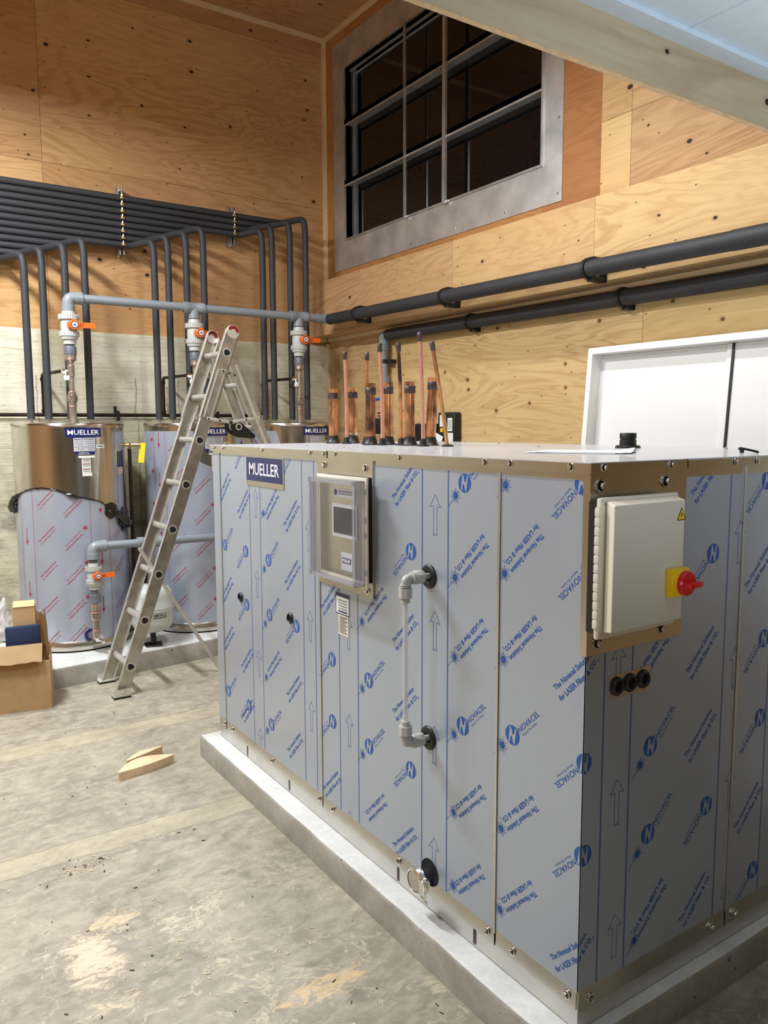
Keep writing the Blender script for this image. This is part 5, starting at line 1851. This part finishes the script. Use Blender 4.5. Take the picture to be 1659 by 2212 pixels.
m.lathe([(0, 0), (0.044, 0), (0.044, 0.012), (0.026, 0.014), (0.030, 0.03), (0.05, 0.05), (0.05, 0.09), (0.03, 0.11), (0.026, 0.126), (0.044, 0.128), (0.044, 0.14), (0, 0.14)], (XP - 0.01, YP - 0.005, 1.54), (0, 0, 1), 28, 0)
m.box(XP - 0.075, XP - 0.03, YP - 0.055, YP + 0.055, 1.535, 1.655, 1, bev=0.006)
m.lathe([(0, 0), (0.047, 0), (0.047, 0.01), (0, 0.01)], (XP - 0.01, YP - 0.005, 1.69), (0, 0, 1), 28, 1)
m.build('pump', ['pump_red', 'black'], pd, smooth=35)
m = MB()
m.lathe([(0, 0), (0.036, 0), (0.038, 0.004), (0.038, 0.016), (0.034, 0.019), (0.033, 0.015), (0, 0.015)], (3.46, 5.335, 1.655), (-1, 0, 0), 28, 0)
m.box(3.4435, 3.4450, 5.333, 5.337, 1.655, 1.680, 1)
m.build('pressure_gauge', ['label_grey', 'black'], pd, smooth=35)

# black cases on the wall behind the cabinet
ec = thing('equipment_case', 'black plastic equipment case with white and yellow labels on the wall behind copper stubs', 'equipment case', (3.42, 4.29, 1.44))
m = MB()
m.box(3.418, 3.479, 4.215, 4.405, 1.44, 1.690, 0, bev=0.012)
m.build('case_body', 'black', ec, smooth=30)
m = MB()
m.box(3.4155, 3.4182, 4.345, 4.378, 1.590, 1.672, 0)
m.box(3.4155, 3.4182, 4.240, 4.290, 1.560, 1.650, 0)
m.box(3.4155, 3.4182, 4.232, 4.292, 1.460, 1.548, 0)
m.box(3.4150, 3.4182, 4.345, 4.372, 1.553, 1.580, 1)
m.obox((3.405, 4.385, 1.500), (0, 1, 0.35), (1, 0, 0), (0.1, -0.35, 1), 0.045, 0.001, 0.038, 0)
for q in range(5):
    m.box(3.4148, 3.4156, 4.246, 4.284, 1.575 + q * 0.013, 1.579 + q * 0.013, 2)
m.build('label', ['label_white', 'yellow', 'text_grey'], ec, smooth=None)
m = MB()
m.box(3.425, 3.479, 4.435, 4.690, 1.44, 1.612, 0, bev=0.008)
m.box(3.4225, 3.4252, 4.565, 4.600, 1.455, 1.490, 1)
m.box(3.4225, 3.4252, 4.562, 4.600, 1.50, 1.600, 2)
tag(m.build('controller_box', ['black', 'label_white', 'text_grey'], smooth=30), 'low black controller box on the wall, left of the labelled case', 'controller box')

# ------------------------------------------------------------------ leaning white sliding frame
fr = thing('sliding_panel_frame', 'white framed sliding panel unit leaning against the plywood wall', 'sliding panel', (3.20, 1.9, 0.0))
rotm = Matrix.Translation(V((3.196, 0, 0))) @ Matrix.Rotation(math.atan(0.0809), 4, 'Y')


def leaning(m):
    m.bm.transform(rotm)
    return m


FY0, FY1, FH, FD = 0.55, 2.992, 2.020, 0.095
m = MB()
m.box(0, FD, FY1 - 0.030, FY1, 0, FH)
m.box(0, FD, FY0, FY0 + 0.030, 0, FH)
m.box(0, FD, FY0 + 0.03, FY1 - 0.03, FH - 0.033, FH)
m.box(0, FD, FY0 + 0.03, FY1 - 0.03, 0, 0.033)
leaning(m).build('outer_frame', 'white_frame', fr, smooth=None)
for a, b, dx_ in ((2.178, FY1 - 0.030, 0.075), (1.30, 2.168, 0.068), (FY0 + 0.03, 1.29, 0.075)):
    m = MB()
    m.box(dx_, dx_ + 0.012, a, b, 0.034, FH - 0.034)
    leaning(m).build('panel', 'white', fr, smooth=None)
m = MB()
m.box(0.062, 0.076, 2.178, 2.206, 0.034, FH - 0.034, 0, bev=0.003)
m.box(0.060, 0.088, 2.167, 2.177, 0.034, FH - 0.034, 1)
leaning(m).build('meeting_stile', ['white_frame', 'black'], fr, smooth=None)

# ------------------------------------------------------------------ ladder
LB = (1.228, 0.0)
LSL = 0.3505
LD = V((LSL, 0, 1)).normalized()
LN = V((1, 0, -LSL)).normalized()
lx = lambda z: 1.228 + LSL * z
YN, YFAR = 4.630, 4.970
lad = thing('step_ladder', 'worn aluminium combination ladder standing open in front of the tanks', 'ladder', (1.3, 4.8, 0.0))


def channel(m, p, q, side, w=0.036, d=0.022, t=0.003, nrm=None):
    """C rail from p to q. side: +1/-1 direction the web faces in y; w half width along nrm"""
    p, q = V(p), V(q)
    ax = (q - p).normalized()
    n_ = nrm or LN
    c_ = (p + q) / 2
    L_ = (q - p).length / 2
    m.obox(c_, n_, (0, 1, 0), ax, w, t / 2, L_, 0)
    for s_ in (-1, 1):
        m.obox(c_ + n_ * s_ * (w - t / 2) + V((0, side * d / 2, 0)), n_, (0, 1, 0), ax, t, d / 2 + t / 2, L_, 1, 0.0008)
    return m


for yy_, sd in ((YN, 1), (YFAR, -1)):
    m = MB()
    channel(m, (lx(0.015), yy_, 0.015), (lx(1.70), yy_, 1.70), sd)
    m.build('rail', ['alu', 'alu_rung'], lad, smooth=30)
    m = MB()
    channel(m, (lx(1.645), yy_ - sd * 0.006, 1.645), (lx(2.185), yy_ - sd * 0.006, 2.185), sd, 0.041, 0.030)
    m.obox((lx(1.80), yy_ - sd * 0.009, 1.80), LN, (0, 1, 0), LD, 0.012, 0.003, 0.155, 0)
    m.obox((lx(1.80) + 0.022, yy_ - sd * 0.009, 1.80), LN, (0, 1, 0), LD, 0.003, 0.003, 0.155, 1)
    m.obox((lx(1.80) - 0.022, yy_ - sd * 0.009, 1.80), LN, (0, 1, 0), LD, 0.003, 0.003, 0.155, 1)
    ur = m.build('upper_rail', ['alu', 'alu_rung'], lad, smooth=30)
    m = MB()
    cc = V((lx(2.178), yy_ - sd * 0.006, 2.178))
    m.lathe([(0, -0.002), (0.040, -0.002), (0.042, 0), (0.042, 0.020), (0.039, 0.022), (0.039, 0.002), (0, 0.002)], cc, (0, sd, 0), 32, 0)
    arc = [cc + LD * (math.cos(t_) * r_) + LN * (math.sin(t_) * r_) + V((0, -0.0034, 0)) for r_, rg in ((0.038, [i * 0.17 - 1.36 for i in range(17)]), (0.018, [1.36 - i * 0.34 for i in range(9)])) for t_ in rg]
    m.prism(arc, (0, 1, 0), 0.0012, 1)
    m.build('end_cap', ['alu_rung', 'darkred'], ur, smooth=35)
    # shoe
    m = MB()
    z0_ = 0.003
    m.box(lx(0) - 0.052, lx(0) + 0.050, yy_ - 0.022 * sd - 0.016, yy_ - 0.022 * sd - 0.012, z0_ + 0.014, 0.058, 0, bev=0.001)
    m.box(lx(0) - 0.052, lx(0) + 0.050, yy_ - 0.034, yy_ + 0.030, z0_ + 0.008, z0_ + 0.018, 0, bev=0.004)
    m.box(lx(0) - 0.050, lx(0) + 0.048, yy_ - 0.032, yy_ + 0.028, 0.0, z0_ + 0.008, 1)
    m.lathe([(0, 0), (0.006, 0), (0.005, 0.004), (0, 0.005)], (lx(0), yy_ - 0.022 * sd - 0.016, 0.038), (0, -1, 0), 14, 0)
    m.build('foot', ['alu_rung', 'black'], lad, smooth=30)
for z_ in (0.175, 0.443, 0.712, 0.979, 1.246, 1.514, 1.782, 2.050):
    m = MB()
    c_ = V((lx(z_), 0, z_))
    pts = []
    m.lathe([(0, YN + 0.004), (0.021, YN + 0.004), (0.0185, YN + 0.03), (0.0185, YFAR - 0.03), (0.021, YFAR - 0.004), (0, YFAR - 0.004)], c_, (0, 1, 0), 10, 0, 0.3)
    m.build('rung', 'alu_rung', lad, smooth=30)
    if 1.6 < z_ < 1.9:
        continue
    m = MB()
    yf_ = YN - (0.0025 if z_ < 1.6 else 0.0095)
    m.lathe([(0.022, 0), (0.027, 0.001), (0.027, 0.003), (0.022, 0.003)], V((c_.x, yf_ + 0.002, c_.z)), (0, -1, 0), 28, 1)
    tri = [(-0.014, 0.017), (0.003, 0.017), (0.021, 0.001), (0.018, -0.009), (-0.004, -0.018), (-0.016, -0.012)]
    m.face([(c_.x + a, yf_ - 0.0012, c_.z + b) for a, b in tri], 0)
    m.build('rung_socket', ['dark', 'alu_rung'], lad, smooth=30)
# rear section
BD = V((0.395, 0, -1)).normalized()
BN = V((1, 0, 0.395)).normalized()
bx = lambda z: 1.992 + (2.055 - z) * 0.392
for yy_, sd in ((YN + 0.035, 1), (YFAR - 0.035, -1)):
    m = MB()
    channel(m, (bx(2.03), yy_, 2.03), (bx(0.02), yy_, 0.02), sd, 0.036, 0.022, nrm=BN)
    m.obox((bx(1.2), yy_ - sd * 0.003, 1.2), BN, (0, 1, 0), BD, 0.010, 0.0025, 0.84, 1)
    m.build('rear_rail', ['alu', 'alu_rung'], lad, smooth=30)
for z_ in (0.25, 0.518, 0.786, 1.054, 1.322, 1.590, 1.860):
    m = MB()
    m.lathe([(0, YN + 0.04), (0.0155, YN + 0.04), (0.0155, YFAR - 0.04), (0, YFAR - 0.04)], V((bx(z_), 0, z_)), (0, 1, 0), 10, 0, 0.3)
    m.build('rung', 'alu_rung', lad, smooth=30)
for yy_ in (YN - 0.012, YFAR + 0.012):
    m = MB()
    m.obox((lx(1.93) + 0.05, yy_, 1.925), (0.93, 0, -0.30), (0, 1, 0), (0.3, 0, 0.93), 0.050, 0.003, 0.010, 0, 0.001)
    for d_ in (-0.042, 0.0, 0.04):
        m.lathe([(0, 0), (0.006, 0), (0.005, 0.004), (0, 0.005)], (lx(1.93) + 0.05 + d_ * 0.93, yy_ - 0.003, 1.925 - d_ * 0.30), (0, -1, 0), 12, 1)
    m.build('hinge_plate', ['alu', 'dark'], lad, smooth=30)
    # spreader bar, folded centre
    m = MB()
    zc = 1.645
    a_, b_, c_ = V((lx(zc) + 0.01, yy_, zc)), V((lx(zc) + 0.155, yy_, zc - 0.022)), V((bx(zc) + 0.012, yy_, zc + 0.01))
    for p_, q_ in ((a_, b_), (b_, c_)):
        d_ = (q_ - p_)
        m.obox((p_ + q_) / 2, d_, (0, 1, 0), V((-d_.z, 0, d_.x)), d_.length / 2 + 0.012, 0.002, 0.010, 0, 0.001)
    for p_ in (a_, b_, c_, (a_ + b_) / 2 + V((0, 0, 0)), (b_ + c_) / 2):
        m.lathe([(0, 0), (0.006, 0), (0.005, 0.004), (0, 0.005)], p_ + V((0, -0.002, 0)), (0, -1, 0), 12, 1)
    m.build('spreader', ['alu_rung', 'dark'], lad, smooth=30)
for yy_, x0_ in ((4.70, 0.0), (4.90, 0.04)):
    m = MB()
    prof_ = [(-0.03, 0.045), (0.015, 0.050), (0.055, 0.020), (0.13, -0.045), (0.125, -0.065), (0.06, -0.060), (0.0, -0.035), (-0.035, 0.0)]
    m.prism([(2.03 + x0_ + a, yy_, 1.585 + b) for a, b in prof_], (0, 1, 0), 0.012, 0)
    m.lathe([(0.014, 0), (0.022, 0), (0.022, 0.006), (0.014, 0.006)], (2.045 + x0_, yy_ - 0.006, 1.595), (0, 1, 0), 20, 1)
    m.build('lock_hook', ['black', 'alu_rung'], lad, smooth=30)
m = MB()
m.tube([(1.405, 4.76, 0.862), (1.905, 4.76, 0.012)], 0.0115, 16)
tag(m.build('metal_tube', 'galv_dull', smooth=60), 'thin grey metal tube leaning across a rung of the ladder down to the floor', 'metal tube')

# ------------------------------------------------------------------ cardboard boxes and bag
cb = thing('cardboard_box', 'large open brown cardboard box with folded flaps on the floor at left', 'cardboard box', (0.60, 4.85, 0.0))
A = V((0.850, 4.685, 0))
fx, fy = V((-0.985, 0.172, 0)), V((0.225, 0.974, 0))
W_, D_, H_ = 0.46, 0.26, 0.30


def wallq(m, p, u, w, h, n_, t=0.004, mat=0):
    c_ = p + u * (w / 2) + V((0, 0, h / 2))
    m.obox(c_, u, n_, (0, 0, 1), w / 2, t / 2, h / 2, mat)


m = MB()
wallq(m, A, fx, W_, H_ - 0.02, fy)
wallq(m, A + fy * D_, fx, W_, H_, fy)
wallq(m, A, fy, D_, H_, fx)
wallq(m, A + fx * W_, fy, D_, H_, fx)
m.obox(A + fx * W_ / 2 + fy * D_ / 2 + V((0, 0, 0.003)), fx, fy, (0, 0, 1), W_ / 2, D_ / 2, 0.002)
m.build('box_walls', 'card', cb, smooth=None)


def flap(name, p0, u, w, d, ang_n, l, mat='card_in', wob=0.006, drop=0.0):
    """flap hinged on p0..p0+u*w, going in direction d for l metres, subdivided and slightly warped"""
    m = MB()
    n_ = 10
    rr = random.Random(int(l * 1000 + w * 100))
    grid = []
    up = V(u).cross(V(d)).normalized()
    for i in range(n_ + 1):
        row = []
        for j in range(5):
            e_ = rr.uniform(-1, 1) * wob * (j / 4)
            l2 = l * (j / 4) * (1 + (rr.uniform(-0.04, 0.04) if j == 4 else 0))
            row.append(m.bm.verts.new(p0 + u * (w * i / n_) + d * l2 + up * e_ + V((0, 0, -drop * (j / 4) ** 2))))
        grid.append(row)
    for i in range(n_):
        for j in range(4):
            m.bm.faces.new([grid[i][j], grid[i + 1][j], grid[i + 1][j + 1], grid[i][j + 1]])
    r_ = bmesh.ops.solidify(m.bm, geom=m.bm.faces[:], thickness=0.004)
    return m.build(name, mat, cb, smooth=25)


up_ = V((0, 0, 1))
flap('flap', A + V((0, 0, H_)) + fx * 0.01 + fy * 0.02, fy, D_ - 0.03, (up_ * 0.995 + fx * 0.06).normalized(), 0.235, 0.235, 'card')
flap('flap', A + V((0, 0, H_ - 0.02)) + fx * 0.03, fx, W_ - 0.04, (-fy * 0.65 - up_ * 0.62 + fx * 0.1).normalized(), 0, 0.050, 'card_in', 0.004)
flap('flap', A + V((0, 0, H_ + 0.075)) + fx * 0.035 + fy * 0.03, fx, W_ - 0.05, (-fy * 0.78 - up_ * 0.62).normalized(), 0, 0.125, 'card_in', 0.005)
flap('flap', A + V((0, 0, H_)) + fy * (D_ - 0.004) + fx * 0.02, fx, 0.10, (up_ * 0.98 + fx * 0.1).normalized(), 0, 0.215, 'card', 0.006)
sb = thing('small_cardboard_box', 'small upright open-topped cardboard box inside the large box', 'cardboard box', (0.80, 4.87, 0.29))
m = MB()
p_ = A + fx * 0.070 + fy * 0.115
for q_, u_, w_ in ((p_, fx, 0.115), (p_ + fy * 0.10, fx, 0.115), (p_, fy, 0.10), (p_ + fx * 0.115, fy, 0.10)):
    n_ = fy if u_ == fx else fx
    m.obox(q_ + u_ * (w_ / 2) + V((0, 0, 0.43)), u_, n_, (0, 0, 1), w_ / 2, 0.0018, 0.145)
m.obox(p_ + fx * 0.0575 + fy * 0.05 + V((0, 0, 0.29)), fx, fy, (0, 0, 1), 0.0575, 0.05, 0.002)
m.build('box_walls', 'card', sb, smooth=None)
m = MB()
m.obox(p_ + fx * 0.0575 + fy * 0.022 + V((0, 0, 0.588)), fx, (fy * 0.9 + up_ * 0.42), (-fy * 0.42 + up_ * 0.9), 0.056, 0.030, 0.0015)
m.build('flap', 'card_in', sb, smooth=None)
m = MB()
m.obox(A + fx * 0.135 + fy * 0.085 + V((0, 0, 0.395)), fx + up_ * -0.02, fy, up_, 0.090, 0.022, 0.075, 0, 0.002)
tag(m.build('navy_carton', 'navy_box', smooth=30), 'flat dark navy carton standing inside the large cardboard box', 'carton')
m = MB()
bmesh.ops.create_icosphere(m.bm, subdivisions=4, radius=1.0)
rr = random.Random(5)
from mathutils import noise as mnoise
cbag = A + fx * 0.268 + fy * 0.15 + V((0, 0, 0.475))
for v in m.bm.verts:
    q = v.co.copy()
    d_ = 1 + 0.45 * mnoise.noise(q * 1.9) + 0.25 * abs(mnoise.noise(q * 5.3))
    q = q * d_
    q.z *= 1.1 + 0.5 * max(0, q.z) * (1 if abs(q.x - 0.3) < 0.6 else 0.3)
    v.co = cbag + fx * (q.x * -0.062) + fy * (q.y * 0.055) + up_ * (q.z * 0.082)
tag(m.build('plastic_bag', 'bag', smooth=22), 'crumpled clear plastic bag bulging out of the large cardboard box', 'plastic bag')

# ------------------------------------------------------------------ pine offcuts on the floor
def offcut(p, q, w, h, label, bulge):
    p, q = V(p), V(q)
    u = (q - p)
    n_ = V((-u.y, u.x, 0)).normalized()
    m = MB()
    N = 14
    front, back = [], []
    for i in range(N + 1):
        t = i / N
        front.append(p + u * t - n_ * (bulge * math.sin(PI * t) * 0.35))
        back.append(p + u * t + n_ * (w * (0.12 + math.sin(PI * min(1, t * 1.0)) * 0.88)))
    poly = front + back[::-1]
    m.prism(poly, (0, 0, 1), h)
    tag(m.build('wood_offcut', 'pine', smooth=25), label, 'wood offcut', 'pine offcuts on the floor')


offcut((0.905, 3.505, 0), (1.178, 3.560, 0), 0.085, 0.040, 'pine wood offcut on the floor, nearer and longer of the two', 0.035)
offcut((0.972, 3.615, 0), (1.165, 3.690, 0), 0.040, 0.040, 'pine wood offcut on the floor, shorter one just behind the other', 0.01)

# ------------------------------------------------------------------ wood shavings on the floor
m = MB()
rr = random.Random(11)
for q in range(240):
    if q < 60:
        x_, y_ = 0.62 + rr.gauss(0, 0.06), 2.86 + rr.gauss(0, 0.03)
    else:
        x_, y_ = rr.uniform(0.1, 1.26), rr.uniform(1.5, 4.4)
    if x_ > 1.27:
        continue
    a = rr.uniform(0, PI)
    m.obox((x_, y_, 0.0012), (math.cos(a), math.sin(a), 0), (-math.sin(a), math.cos(a), 0), (0, 0, 1), rr.uniform(0.002, 0.008), rr.uniform(0.0008, 0.0022), 0.0010, rr.choice([0, 0, 0, 1]))
tag(m.build('wood_shavings', ['pine', 'copper_burnt'], smooth=None), 'scattered wood shavings and debris across the bare concrete floor', 'shavings', kind='stuff')

for o in bpy.data.objects:
    if '_o' in o:
        del o['_o']
